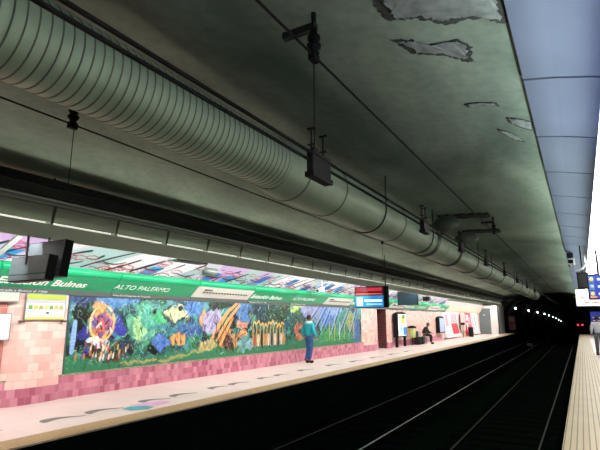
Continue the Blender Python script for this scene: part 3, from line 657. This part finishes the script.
poster(45.6, 48.0, 'red and white curved poster panel, middle of the three at the far end', red, [(.1, .4, .5, 1.2, wp), (.5, .9, 1.0, 1.7, pnk), (.2, .6, 1.4, 1.9, wp)], 2)
poster(48.3, 51.6, 'mostly white curved poster panel next to the grey door', wp, [(.1, .25, .5, 1.9, pnk), (.5, .6, .8, 1.9, grn)], 3)
board(43.2, 45.3, .5, 2.0, 'wall_panel', 'pink panel between the first two red posters', 'panel', mat('pink_panel', 'e0b4b0', .5))
tb = thing('litter_bin', 'black litter bin between the red posters at the far end', 'bin', (-8.6, 44.5, 0))
MB().lathe([(0, .001), (.2, .001), (.22, .75), (0, .75)], (-8.6, 44.5, 0), 16).build('body', black, tb)
MB().lathe([(0, .75), (.24, .75), (.2, .83), (0, .85)], (-8.6, 44.5, 0), 16).build('lid', dark, tb)
tb = thing('information_post', 'slim post with a dark head in front of the first red poster', 'post', (-8.8, 42.3, 0))
MB().tube([(-8.8, 42.3, .001), (-8.8, 42.3, 1.05)], .05, 8).build('post', mat('greenish_post', '8aa088', .5), tb)
MB().box(-8.95, -8.65, 42.2, 42.4, 1.05, 1.25).build('head', black, tb)

# end room with the grey door
endw = mat('end_wall_white', 'e0dcd8', .5)
ew = MB().box(-8.2, -7.4, 53, 53.2, 0, 2.9).box(-9.9, -9.5, 53, 53.2, 0, 2.9).box(-9.5, -8.2, 53, 53.2, 2.62, 2.9).box(-7.5, -7.4, 53, Y1, 0, 2.9)
struct(ew.build('wall_end', endw))
d = MB().box(-9.5, -8.2, 53.03, 53.08, 0.002, 2.62).build('door_1', mat('grey_door_paint', '6c7878', .5)); d['kind'] = 'structure'
MB().box(-8.95, -8.7, 53.02, 53.03, 1.9, 1.98).build('door_plate', white_paint, d); MB().box(-8.36, -8.28, 52.97, 53.03, 1.02, 1.06).build('door_handle', grey_metal, d)
t = thing('end_lamp', 'small bright lamp under the trough above the white end wall', 'lamp', (-7.7, 52.8, 2.95))
MB().lathe([(0, -.09), (.09, -.05), (.1, .05), (0, .09)], (-7.7, 52.8, 3.0), 12).build('bulb', mat('end_lamp_glow', 'ffffff', .5, emit=8), t)
MB().tube([(-7.7, 52.8, 3.08), (-7.7, 52.8, vz(-7.7))], .012, 6).build('stem', dark, t)

# floor stickers
stick = mat('grey_floor_vinyl', '77726f', .6)
def swoosh(y0, xa, y1, xb, z=.002):
    n = 14; L = y1 - y0; up = []; lo = []
    for q in range(n + 1):
        u = q / n; y = y0 + L * u; xc = xa + (xb - xa) * u - .12 * math.sin(PI * min(1, u * 1.15)) ; wd = .15 * (1 - u) ** .75 + .006
        if u < .08: wd *= .5 + u * 6
        up.append((xc - wd, y, z)); lo.append((xc + wd * .5, y, z))
    return MB().prism(up + lo[::-1], (0, 0, .002))
SW = [(3.35, -7.55, 4.1, -7.45), (4.68, -7.42, 5.4, -7.34), (5.48, -7.42, 6.2, -7.38), (6.72, -7.52, 7.35, -7.38), (7.5, -7.48, 8.2, -7.44), (8.74, -7.52, 9.4, -7.50), (9.5, -7.52, 10.2, -7.52), (10.8, -7.58, 11.4, -7.56), (11.6, -7.58, 12.25, -7.55), (13.0, -7.64, 13.8, -7.6), (14.85, -7.62, 15.8, -7.55), (16.6, -7.54, 17.8, -7.45), (18.6, -7.54, 19.8, -7.48), (20.8, -7.54, 22, -7.5), (23, -7.54, 24.2, -7.5)]
for k, s in enumerate(SW):
    tag(swoosh(*s).build('floor_sticker', stick), 'grey curved floor sticker along the left platform, %s in the row' % ORD[k], 'floor sticker', 'grey curved floor stickers')
t = thing('floor_sticker', 'teal and pink floor sticker among the grey ones on the left platform', 'floor sticker', (-7.2, 6.5, 0.001))
MB().prism([(-7.02, 6.05, .002), (-7.3, 6.08, .002), (-7.34, 6.3, .002), (-7.16, 6.5, .002), (-6.96, 6.52, .002), (-6.86, 6.3, .002)], (0, 0, .002)).build('teal_half', mat('teal_vinyl', '3f9fa4', .5), t)
MB().prism([(-7.40, 6.3, .004), (-7.42, 6.75, .004), (-7.3, 7.05, .004), (-7.08, 7.06, .004), (-7.06, 6.75, .004), (-7.16, 6.5, .004), (-7.3, 6.4, .004)], (0, 0, .002)).build('pink_half', mat('pink_vinyl', 'e0a0d0', .5), t)

# ------------------------------------------------------------------ hanging monitors and fittings over the left platform
def monitor(x0, x1, y, z0, z1, d, tilt, lab, facem, hang):
    t = thing('hanging_monitor', lab, 'monitor', ((x0 + x1) / 2, y, z0))
    rot = Matrix.Rotation(tilt, 3, 'X'); pv = ((x0 + x1) / 2, y, z1)
    MB().box(x0, x1, y, y + d, z0, z1, rot, pv).build('case', black, t, .006)
    MB().box(x0 + .012, x1 - .012, y - .006, y, z0 + .10, z1 - .012, rot, pv).build('screen', facem, t)
    MB().box(x0 + .012, x1 - .012, y - .005, y, z0 + .012, z0 + .09, rot, pv).build('lower_trim', mat('slate_trim', '545c62', .35), t)
    for h in hang: MB().tube(h, .018, 8).build('hanger', grey_metal, t)
    return t
slate = mat('slate_screen', '5f686e', .25, var=.08, scale=2)
monitor(-7.36, -6.40, 3.9, 2.13, 2.50, .13, math.radians(-6), 'nearer of two grey hanging monitors at the left, lower in the picture', slate, [[(-6.95, 3.88, 2.38), (-6.95, 3.88, 2.80)]])
monitor(-7.38, -6.44, 4.15, 2.20, 2.75, .13, math.radians(-6), 'farther of two grey hanging monitors at the left, higher in the picture', slate, [[(-6.95, 4.2, 2.7), (-6.95, 4.2, 2.82)]])
t = MB().box(-7.64, -7.56, 3.6, 4.2, 2.63, 2.70, Matrix.Rotation(math.radians(48), 3, 'X')).build('strut', mat('grey_strut', '4c544c', .6)); tag(t, 'short slanting grey strut beside the hanging monitors', 'strut')
# train display
t = thing('train_display', 'blue and red lit train display hanging over the left platform', 'display', (-6.86, 17, 2.0))
MB().box(-7.54, -6.2, 17, 17.16, 2.0, 2.80).build('case', black, t, .008)
def em(n, h, e): return mat(n, h, .4, emit=e)
MB().box(-7.51, -6.36, 16.994, 17, 2.03, 2.45).build('lcd_screen', em('lcd_blue', '1f7fd0', .9), t)
MB().box(-7.51, -6.36, 16.994, 17, 2.58, 2.77).build('led_board', em('led_dark_red', '5a1420', .5), t)
MB().box(-7.51, -6.36, 16.994, 17, 2.47, 2.56).build('led_strip', em('led_bar_dark', '701c18', .5), t)
MB().box(-7.48, -6.42, 16.988, 16.994, 2.495, 2.535).build('led_line', em('led_orange', 'f05030', 1.1), t)
MB().box(-7.0, -6.42, 16.99, 16.994, 2.62, 2.75).build('led_line', em('led_red', 'c02844', .9), t)
MB().box(-7.44, -7.2, 16.99, 16.994, 2.08, 2.38).build('screen_figure', em('lcd_pale', 'd0ecd8', 1.0), t)
MB().box(-7.12, -6.42, 16.99, 16.994, 2.22, 2.30).build('screen_line', em('lcd_white', 'e8f6ff', 1.2), t)
MB().box(-7.05, -6.42, 16.99, 16.994, 2.10, 2.15).build('screen_line', em('lcd_light', '90d0f8', 1.0), t)
MB().tube([(-6.3, 17.08, 2.8), (-6.3, 17.08, vz(-6.3))], .02, 8).build('hanger', black, t)
MB().tube([(-7.3, 17.08, 2.8), (-7.3, 17.08, 3.15)], .02, 8).build('hanger', black, t)
t = thing('hanging_monitor', 'dark switched-off monitor hanging beyond the blue train display', 'monitor', (-7.7, 24, 2.25))
MB().box(-8.22, -7.14, 24, 24.1, 2.27, 2.95).build('case', black, t, .008)
MB().box(-8.19, -7.17, 23.994, 24, 2.30, 2.92).build('screen', mat('dark_glass', '20303a', .12), t)
for x in (-7.9, -7.45): MB().tube([(x, 24.05, 2.95), (x, 24.05, vz(x))], .02, 8).build('hanger', black, t)
# security cameras, spot, hatch
t = thing('security_camera', 'white security camera hanging in front of the green signs above the walking person', 'camera', (-8.5, 16, 2.6))
MB().tube([(-8.5, 16.1, 2.72), (-8.5, 16.1, 3.2)], .03, 8).build('pole', white_paint, t)
MB().box(-8.56, -8.44, 15.75, 16.2, 2.6, 2.74, Matrix.Rotation(.2, 3, 'X')).build('housing', white_paint, t, .01)
MB().tube([(-8.5, 15.78, 2.63), (-8.5, 15.72, 2.615)], .045, 12).build('lens', black, t)
t = thing('spotlight', 'small grey spotlight in front of the painted frieze above the white map sign', 'spotlight', (-9.0, 10.1, 2.85))
MB().tube([(-8.95, 9.9, 2.92), (-8.8, 10.25, 2.86)], [.10, .12], 14).build('head', grey_metal, t)
MB().tube([(-8.9, 10.05, 2.98), (-8.9, 10.05, vz(-8.9))], .015, 6).build('stem', dark, t)
t = MB().box(-7.32, -7.05, 7.0, 7.95, 2.775, 2.80).build('hatch', mat('dark_hatch', '39423b', .5)); tag(t, 'flat dark hatch under the left light trough', 'hatch')
t = thing('speaker', 'small black loudspeaker hanging beyond the switched-off monitor', 'speaker', (-7.7, 28, 2.6))
MB().box(-8.0, -7.6, 27.9, 28.2, 2.62, 2.86).build('case', black, t, .01); MB().tube([(-7.8, 28.05, 2.86), (-7.8, 28.05, vz(-7.8))], .015, 6).build('hanger', dark, t)

# ------------------------------------------------------------------ right platform fittings
t = thing('train_display', 'blue lit screen with yellow and white cells hanging over the right platform', 'display', (.55, 12, 2.0))
MB().box(.17, 1.05, 12, 12.1, 1.99, 2.54).build('case', black, t, .008)
MB().box(.195, 1.02, 11.995, 12, 2.02, 2.51).build('screen', em('screen_navy', '16308c', .8), t)
for q in range(3):
    MB().box(.205, .30, 11.991, 11.995, 2.05 + q * .155, 2.18 + q * .155).build('screen_cell', em('cell_slate', '4a6a9a', .8), t)
    MB().lathe([(0, -.002), (.036, -.002), (.036, .002), (0, .002)], (.252, 11.99, 2.12 + q * .155), 12, 'Y').build('screen_badge', em('badge_yellow', 'e8c850', 1) if q != 1 else em('badge_grey', '90a8c0', .8), t)
    MB().box(.36, .72, 11.991, 11.995, 2.09 + q * .155, 2.14 + q * .155).build('screen_line', em('screen_white', 'a8bcf0', 1), t)
MB().box(.205, .33, 11.99, 11.994, 2.03, 2.06).build('screen_line', em('cell_orange', 'd88040', 1), t)
for x in (.4, .85): MB().tube([(x, 12.05, 2.54), (x, 12.05, vz(x))], .018, 8).build('hanger', black, t)
t = thing('station_light_box', 'white lit sign box with red marks behind the blue screen on the right', 'sign', (.3, 27, 2.2))
MB().box(-.17, 1.3, 27, 27.2, 2.18, 3.0).build('case', white_paint, t, .01)
MB().box(-.15, 1.28, 26.994, 27, 2.2, 2.98).build('lit_face', em('lit_sign_white', 'fff6ee', 1.3), t)
for a, b, z in [(.02, .28, 2.58), (.18, .40, 2.32), (.5, .8, 2.32)]: MB().box(a, b, 26.99, 26.994, z, z + .06).build('red_mark', em('red_mark', 'd86048', .6), t)
for x in (.0, 1.1): MB().tube([(x, 27.1, 3.0), (x, 27.1, vz(x))], .02, 8).build('hanger', dark, t)
t = thing('loudspeaker', 'dark box hanging left of the blue screen over the right platform', 'loudspeaker', (.1, 17, 2.5))
MB().box(.0, .30, 17, 17.3, 2.5, 3.0).build('case', black, t, .015)
MB().box(.02, .28, 16.99, 17, 2.54, 2.96).build('grille', mat('dark_grille', '0c100e', .6), t)
MB().tube([(.15, 17.15, 3.0), (.15, 17.15, vz(.15))], .02, 8).build('hanger', dark, t)
t = thing('security_camera', 'white box camera under the bluish ceiling sheets', 'camera', (-.15, 19, 3.5))
MB().box(-.27, -.02, 18.9, 19.2, 3.44, 3.66).build('housing', mat('camera_white', 'd8dcd8', .4), t, .012)
MB().box(-.22, -.07, 18.89, 18.9, 3.49, 3.61).build('lens', black, t)
MB().box(-.24, -.05, 18.95, 19.15, 3.70, 3.86).build('mount', dark, t); MB().tube([(-.14, 19.05, 3.64), (-.14, 19.05, vz(-.14))], .03, 8).build('stem', dark, t)
for x in (-.2, -.08): MB().tube([(x, 18.95, 3.36), (x, 18.95, 3.45)], .03, 8).build('lamp', grey_metal, t)
pts = []
for q in range(13):
    a = PI * .5 * q / 12; pts.append((.0 + .235 * math.sin(a), 16.5, 3.02 + .22 * (1 - math.cos(a))))
tag(MB().tube([(-.06, 16.5, 3.02)] + pts + [(.235, 16.5, 3.74)], .034, 8).build('cable_conduit', mat('white_conduit', 'f2f4f0', .4)), 'curved white cable conduit right of the box camera', 'conduit')
t = thing('blue_sign', 'blue notice board standing behind the person on the right platform', 'sign', (.75, 30, 0))
MB().box(.40, 1.3, 30, 30.08, .85, 1.95).build('board', mat('deep_blue_sign', '1c2f8c', .4, emit=.25), t)
for x in (.5, 1.2): MB().tube([(x, 30.04, .001), (x, 30.04, .86)], .03, 8).build('leg', dark, t)
MB().box(.5, .95, 29.994, 30, 1.6, 1.66).build('text_line', white_paint, t); MB().box(.5, .8, 29.994, 30, 1.45, 1.5).build('text_line', white_paint, t)

# ------------------------------------------------------------------ tunnel beyond the station
def toff(y): return -9e-5 * max(0, y - 57) ** 2
tun_m = mat('sooty_tunnel_lining', '161b17', .9, var=.3, scale=1.2, spec=.1)
n = 40; vs = []; fs = []; YS = [57 + 5 * k for k in range(41)]
def arch(k):
    a = PI * k / n; c, s = math.cos(a), math.sin(a); p = 2 / 3.0
    return (VC - 4.5 * (abs(c) ** p) * (1 if c > 0 else -1), -1.1 + 5.28 * abs(s) ** p)
for y in YS:
    for k in range(n + 1): x, z = arch(k); vs.append((x, y, z + toff(y)))
for i in range(len(YS) - 1):
    for k in range(n): fs.append((i * (n + 1) + k, i * (n + 1) + k + 1, (i + 1) * (n + 1) + k + 1, (i + 1) * (n + 1) + k))
fs.append(tuple((len(YS) - 1) * (n + 1) + k for k in range(n + 1)))
o = struct(MB().add(vs, fs, True).build('wall_tunnel', tun_m)); sd = o.modifiers.new('thickness', 'SOLIDIFY'); sd.thickness = .3; sd.offset = 1
# portal ring between vault and tunnel
inner = [(arch(k)[0], arch(k)[1]) for k in range(n + 1)]
outer = []
for k in range(n + 1):
    a = PI * k / n; outer.append((VC - 7.2 * math.cos(a), -1.1 + 6.1 * math.sin(a)))
vs = [(x, 57, z) for x, z in inner] + [(x, 57, z) for x, z in outer] + [(x, 57.3, z) for x, z in inner] + [(x, 57.3, z) for x, z in outer]; N = n + 1; fs = []
for k in range(n):
    fs += [(k, k + 1, N + k + 1, N + k), (2 * N + k, 3 * N + k, 3 * N + k + 1, 2 * N + k + 1), (k, 2 * N + k, 2 * N + k + 1, k + 1), (N + k, N + k + 1, 3 * N + k + 1, 3 * N + k)]
struct(MB().add(vs, fs).build('wall_portal', mat('grey_portal_concrete', '2c322c', .9, var=.3, scale=1)))
glow = mat('tunnel_lamp_glow', 'f2fff4', .5, emit=16)
for k, (y, x, z) in enumerate([(62, -6.72, 2.76), (79, -6.78, 2.73), (96, -6.8, 2.65), (114, -6.8, 2.5), (130, -6.8, 2.29), (147, -6.8, 2.0), (165, -6.8, 1.6), (183, -6.8, 1.1), (202, -6.8, .5)]):
    t = thing('tunnel_lamp', 'tunnel wall lamp, %s of the row of bright dots in the tunnel' % ORD[k], 'lamp', (x, y, z), 'lamps along the tunnel wall')
    MB().box(x - .06, x + .09, y - .15, y + .15, z - .09, z + .09).build('diffuser', glow, t, .03)
    MB().tube([(x - .05, y + .1, z), (VC - 3.95, y + .1, z)], .04, 6).build('arm', dark, t)
t = thing('signal', 'railway signal with two small red lights at the end of the right track', 'signal', (-.3, 58, 0))
MB().tube([(-.22, 58.6, -1.1), (-.22, 58.6, .7)], .05, 8).build('post', black, t)
MB().box(-.6, .15, 58.5, 58.7, .7, 1.15).build('case', black, t)
for x in (-.43, -.02): MB().lathe([(0, -.03), (.09, -.02), (.09, .02), (0, .02)], (x, 58.47, .92), 12, 'Y').build('red_light', mat('red_signal_glow', 'ff3050', .4, emit=2.5), t)
t = thing('tunnel_notice', 'dim reddish notice panel just inside the tunnel on its left wall', 'notice', (-7.1, 58.8, .4))
MB().box(-7.2, -6.5, 58.8, 58.9, .3, 1.9).build('panel', mat('dim_red_panel', '6a3a38', .7), t)
MB().box(-7.1, -6.6, 58.79, 58.8, 1.3, 1.75).build('printed_block', mat('dim_pink_print', 'a07878', .7), t)
MB().tube([(-6.85, 58.85, -1.1), (-6.85, 58.85, .31)], .05, 8).build('post', dark, t)

# ------------------------------------------------------------------ people
def skin_obj(name, nodes, edges, m, parent, sub=2, root=0):
    names = list(nodes); me = bpy.data.meshes.new(name)
    me.from_pydata([nodes[k][:3] for k in names], [(names.index(a), names.index(b)) for a, b in edges], []); me.update()
    o = bpy.data.objects.new(name, me); COL.objects.link(o); me.materials.append(m)
    o.modifiers.new('skin', 'SKIN'); sv = me.skin_vertices[0].data
    for i, k in enumerate(names):
        q = nodes[k]; sv[i].radius = (q[3], q[4] if len(q) > 4 else q[3]); sv[i].use_root = (i == root)
    o.modifiers['skin'].use_smooth_shade = True
    s = o.modifiers.new('subdivision', 'SUBSURF'); s.levels = sub; s.render_levels = sub
    if parent: o.parent = parent
    return o
def chain(*ks): return list(zip(ks[:-1], ks[1:]))
def head_mesh(h, fwd, m, hairm, body, root, bald_front=True):
    # rounded head with nose, ears, eyes and mouth, joined to the figure; hair is a child
    h = Vector(h); f = Vector(fwd).normalized(); s = Vector((0, 0, 1)).cross(f).normalized(); u = f.cross(s)
    P = lambda a, b, c: h + f * a + s * b + u * c
    b = MB(); n, r = 16, 12; vs = []; fs = []
    for i in range(r + 1):
        th = PI * i / r
        for k in range(n):
            ph = 2 * PI * k / n; x = .098 * math.sin(th) * math.cos(ph); y = .078 * math.sin(th) * math.sin(ph); z = .122 * math.cos(th)
            if z < -.02: x *= 1 + z * 1.3; y *= 1 + z * 2.6
            vs.append(P(x, y, z))
    for i in range(r):
        for k in range(n): fs.append((i * n + k, i * n + (k + 1) % n, (i + 1) * n + (k + 1) % n, (i + 1) * n + k))
    b.add(vs, fs, True)
    b.tube([P(.092, 0, .015), P(.112, 0, -.018), P(.09, 0, -.03)], [.009, .015, .01], 8)
    for sg in (1, -1): b.tube([P(0, .075 * sg, .02), P(-.008, .088 * sg, .0), P(.002, .078 * sg, -.03)], [.014, .018, .01], 8)
    hd = b.build('head', m, root)
    e = MB()
    for sg in (1, -1): e.tube([P(.082, .032 * sg, .012), P(.09, .032 * sg, .012)], .011, 8)
    e.build('eyes', black, hd)
    MB().tube([P(.085, -.026, -.06), P(.092, 0, -.062), P(.085, .026, -.06)], .006, 6).build('mouth', mat('lip_skin', '8a4a40', .5), hd)
    b = MB(); vs = []; fs = []
    for i in range(9):
        th = PI * .62 * i / 8
        for k in range(n):
            ph = 2 * PI * k / n; lim = 1.0 if math.cos(ph) < .35 else .58
            t2 = th * lim; x = -.008 + .110 * math.sin(t2) * math.cos(ph); y = .090 * math.sin(t2) * math.sin(ph); z = .006 + .132 * math.cos(t2)
            vs.append(P(x, y, z))
    for i in range(8):
        for k in range(n): fs.append((i * n + k, i * n + (k + 1) % n, (i + 1) * n + (k + 1) % n, (i + 1) * n + k))
    b.add(vs, fs, True); hr = b.build('hair', hairm, root); hr.modifiers.new('thickness', 'SOLIDIFY').thickness = .012
    return hd
def hand_nodes(nodes, edges, wrist, tip_dir, side, k):
    # palm plus four unequal bent fingers and a thumb from the side of the palm
    w_ = Vector(wrist); d = Vector(tip_dir).normalized(); s = Vector(side).normalized(); nrm = d.cross(s)
    pm = w_ + d * .05; nodes[k + 'palm'] = (*pm, .03, .02); 
    for i, (o_, L) in enumerate([(-.027, .062), (-.009, .075), (.009, .07), (.027, .055)]):
        a = pm + d * .03 + s * o_; b = a + d * L * .55 + nrm * .006; c = b + d * L * .4 + nrm * .018
        nodes[k + 'f%da' % i] = (*a, .010); nodes[k + 'f%db' % i] = (*b, .009); nodes[k + 'f%dc' % i] = (*c, .007)
        edges += [(k + 'palm', k + 'f%da' % i), (k + 'f%da' % i, k + 'f%db' % i), (k + 'f%db' % i, k + 'f%dc' % i)]
    a = w_ + d * .03 - s * .032; b = a + d * .03 - s * .022 + nrm * .008
    nodes[k + 'ta'] = (*a, .011); nodes[k + 'tb'] = (*b, .009); edges += [(k + 'palm', k + 'ta'), (k + 'ta', k + 'tb')]
def person(root, J, fwd, mats, hood=False, hands=True):
    skin_m, top_m, leg_m, shoe_m, hair_m = mats[:5]
    nodes = {'pelvis': (*J['pelvis'], .13, .10), 'waist': (*J['waist'], .125, .095), 'chest': (*J['chest'], .15, .105), 'neckb': (*J['neckb'], .075), 'neck': (*J['neck'], .055), 'skull': (*J['skull'], .07)}
    edges = chain('pelvis', 'waist', 'chest', 'neckb', 'neck', 'skull')
    for s in 'lr':
        nodes[s + 'sh'] = (*J[s + 'sh'], .06); nodes[s + 'el'] = (*J[s + 'el'], .045); nodes[s + 'wr'] = (*J[s + 'wr'], .028)
        nodes[s + 'hip'] = (*J[s + 'hip'], .09); nodes[s + 'kn'] = (*J[s + 'kn'], .06); nodes[s + 'an'] = (*J[s + 'an'], .042); nodes[s + 'toe'] = (*J[s + 'toe'], .034)
        edges += chain('chest', s + 'sh', s + 'el', s + 'wr') + chain('pelvis', s + 'hip', s + 'kn', s + 'an', s + 'toe')
        if hands:
            hand_nodes(nodes, edges, J[s + 'wr'], Vector(J[s + 'wr']) - Vector(J[s + 'el']), fwd if s == 'r' else -Vector(fwd), s); edges.append((s + 'wr', s + 'palm'))
    skin_obj('body', nodes, edges, skin_m, root)
    gn = {k: nodes[k] for k in ('pelvis', 'waist', 'chest', 'neckb')}; ge = chain('pelvis', 'waist', 'chest', 'neckb')
    for k, g in (('pelvis', 1.42), ('waist', 1.38), ('chest', 1.22), ('neckb', 1.15)): q = gn[k]; gn[k] = (*q[:3], q[3] * g, (q[4] if len(q) > 4 else q[3]) * g * 1.1)
    for s in 'lr':
        w_ = Vector(J[s + 'el']).lerp(Vector(J[s + 'wr']), .93)
        gn[s + 'sh'] = (*J[s + 'sh'], .085); gn[s + 'el'] = (*J[s + 'el'], .068); gn[s + 'cuff'] = (*w_, .052); ge += chain('chest', s + 'sh', s + 'el', s + 'cuff')
    skin_obj('jacket', gn, ge, top_m, root)
    up_ = Vector(J['pelvis']).lerp(Vector(J['waist']), .75)
    ln = {'pelvis': (*J['pelvis'], .155, .125), 'belt': (*up_, .142, .112)}; le = [('pelvis', 'belt')]
    for s in 'lr':
        a_ = Vector(J[s + 'kn']).lerp(Vector(J[s + 'an']), .97)
        ln[s + 'hip'] = (*J[s + 'hip'], .105); ln[s + 'kn'] = (*J[s + 'kn'], .08); ln[s + 'hem'] = (*a_, .066); le += chain('pelvis', s + 'hip', s + 'kn', s + 'hem')
    skin_obj('trousers', ln, le, leg_m, root)
    for s in 'lr':
        a = Vector(J[s + 'an']); t_ = Vector(J[s + 'toe']); h = a - (t_ - a).normalized() * .04; h.z = t_.z
        skin_obj('shoe', {'h': (h.x, h.y, t_.z + .005, .062, .062), 'm': (*(h.lerp(t_, .55)), .064, .06), 't': (*(t_ + (t_ - h).normalized() * .03), .056, .052), 'a': (a.x, a.y, a.z, .062)}, [('h', 'm'), ('m', 't'), ('h', 'a')], shoe_m, root, 1)
    if hood:
        c = Vector(J['neckb']); f = Vector(fwd).normalized(); sd = Vector((0, 0, 1)).cross(f)
        pts = [c + sd * (.105 * math.cos(a)) + f * (-.085 * math.sin(a) + .02) + Vector((0, 0, .045 - .035 * math.sin(a))) for a in [PI * (-.15 + 1.3 * q / 12) for q in range(13)]]
        MB().tube(pts, [.03 + .03 * math.sin(PI * q / 12) for q in range(13)], 10).build('hood', mats[5], root)
    head_mesh(J['head'], fwd, skin_m, hair_m, None, root)
skin_a = mat('tan_skin', '9a6a50', .5); skin_b = mat('warm_skin', '8a5a42', .5)
hair_d = mat('dark_hair', '14110f', .6)
# walking person: back to us, moving along the platform
t = thing('person', 'person in a teal hooded jacket and blue jeans walking along the left platform', 'person', (-8.75, 15.5, 0), world=False)
J = dict(pelvis=(0, 0, .93), waist=(0, 0, 1.08), chest=(0, .01, 1.30), neckb=(0, .01, 1.42), neck=(0, .02, 1.49), skull=(0, .03, 1.57), head=(0, .03, 1.60),
         lsh=(-.19, .0, 1.37), lel=(-.27, -.07, 1.12), lwr=(-.27, .05, .90), rsh=(.19, 0, 1.37), rel=(.29, -.04, 1.13), rwr=(.36, .06, .92),
         lhip=(-.09, 0, .88), lkn=(-.09, .08, .49), lan=(-.08, -.06, .10), ltoe=(-.085, .10, .05), rhip=(.09, 0, .88), rkn=(.08, .03, .49), ran=(.06, -.02, .10), rtoe=(.07, .14, .05))
person(t, J, (0, 1, 0), (skin_a, mat('teal_jacket', '1e9aa6', .7, var=.08, scale=8), mat('blue_jeans', '34548a', .8, var=.2, scale=9), black, hair_d, mat('pale_hood_lining', 'b8d4d8', .8)), hood=True)
t.rotation_euler = (0, 0, math.radians(-14))
# seated person, leaning forward, facing the tracks
t = thing('person', 'person in black clothes sitting bent forward on the pale seat by the far wall', 'person', (-8.9, 30.9, 0), world=False)
J = dict(pelvis=(-.02, 0, .61), waist=(.03, 0, .74), chest=(.14, 0, .92), neckb=(.20, 0, 1.03), neck=(.24, 0, 1.09), skull=(.29, 0, 1.16), head=(.30, 0, 1.19),
         lsh=(.15, .19, .98), lel=(.24, .25, .74), lwr=(.46, .12, .68), rsh=(.15, -.19, .98), rel=(.24, -.25, .74), rwr=(.46, -.10, .68),
         lhip=(.02, .1, .59), lkn=(.45, .14, .53), lan=(.42, .14, .10), ltoe=(.57, .15, .05), rhip=(.02, -.1, .59), rkn=(.45, -.14, .53), ran=(.48, -.15, .10), rtoe=(.63, -.16, .05))
person(t, J, (.95, .0, -.3), (skin_b, mat('black_coat', '15181a', .8), mat('black_trousers', '101214', .8), black, hair_d))
# person at the right edge
t = thing('person', 'person in a pale top and grey trousers at the right edge of the picture', 'person', (.56, 25.3, 0), world=False)
J = dict(pelvis=(0, 0, .93), waist=(0, 0, 1.08), chest=(0, .01, 1.30), neckb=(0, .01, 1.42), neck=(0, .02, 1.49), skull=(0, .03, 1.57), head=(0, .03, 1.60),
         lsh=(-.19, .0, 1.37), lel=(-.25, -.03, 1.12), lwr=(-.26, .05, .88), rsh=(.19, 0, 1.37), rel=(.25, -.03, 1.12), rwr=(.26, .05, .88),
         lhip=(-.09, 0, .88), lkn=(-.10, .02, .49), lan=(-.10, -.02, .10), ltoe=(-.11, .12, .05), rhip=(.09, 0, .88), rkn=(.10, .02, .49), ran=(.10, -.02, .10), rtoe=(.11, .12, .05))
person(t, J, (0, 1, 0), (skin_a, mat('pale_top', 'c4c8cc', .8), mat('grey_trousers', '565c66', .8), black, hair_d))
for o in list(bpy.data.objects):
    if 'worldparts' in o: del o['worldparts']
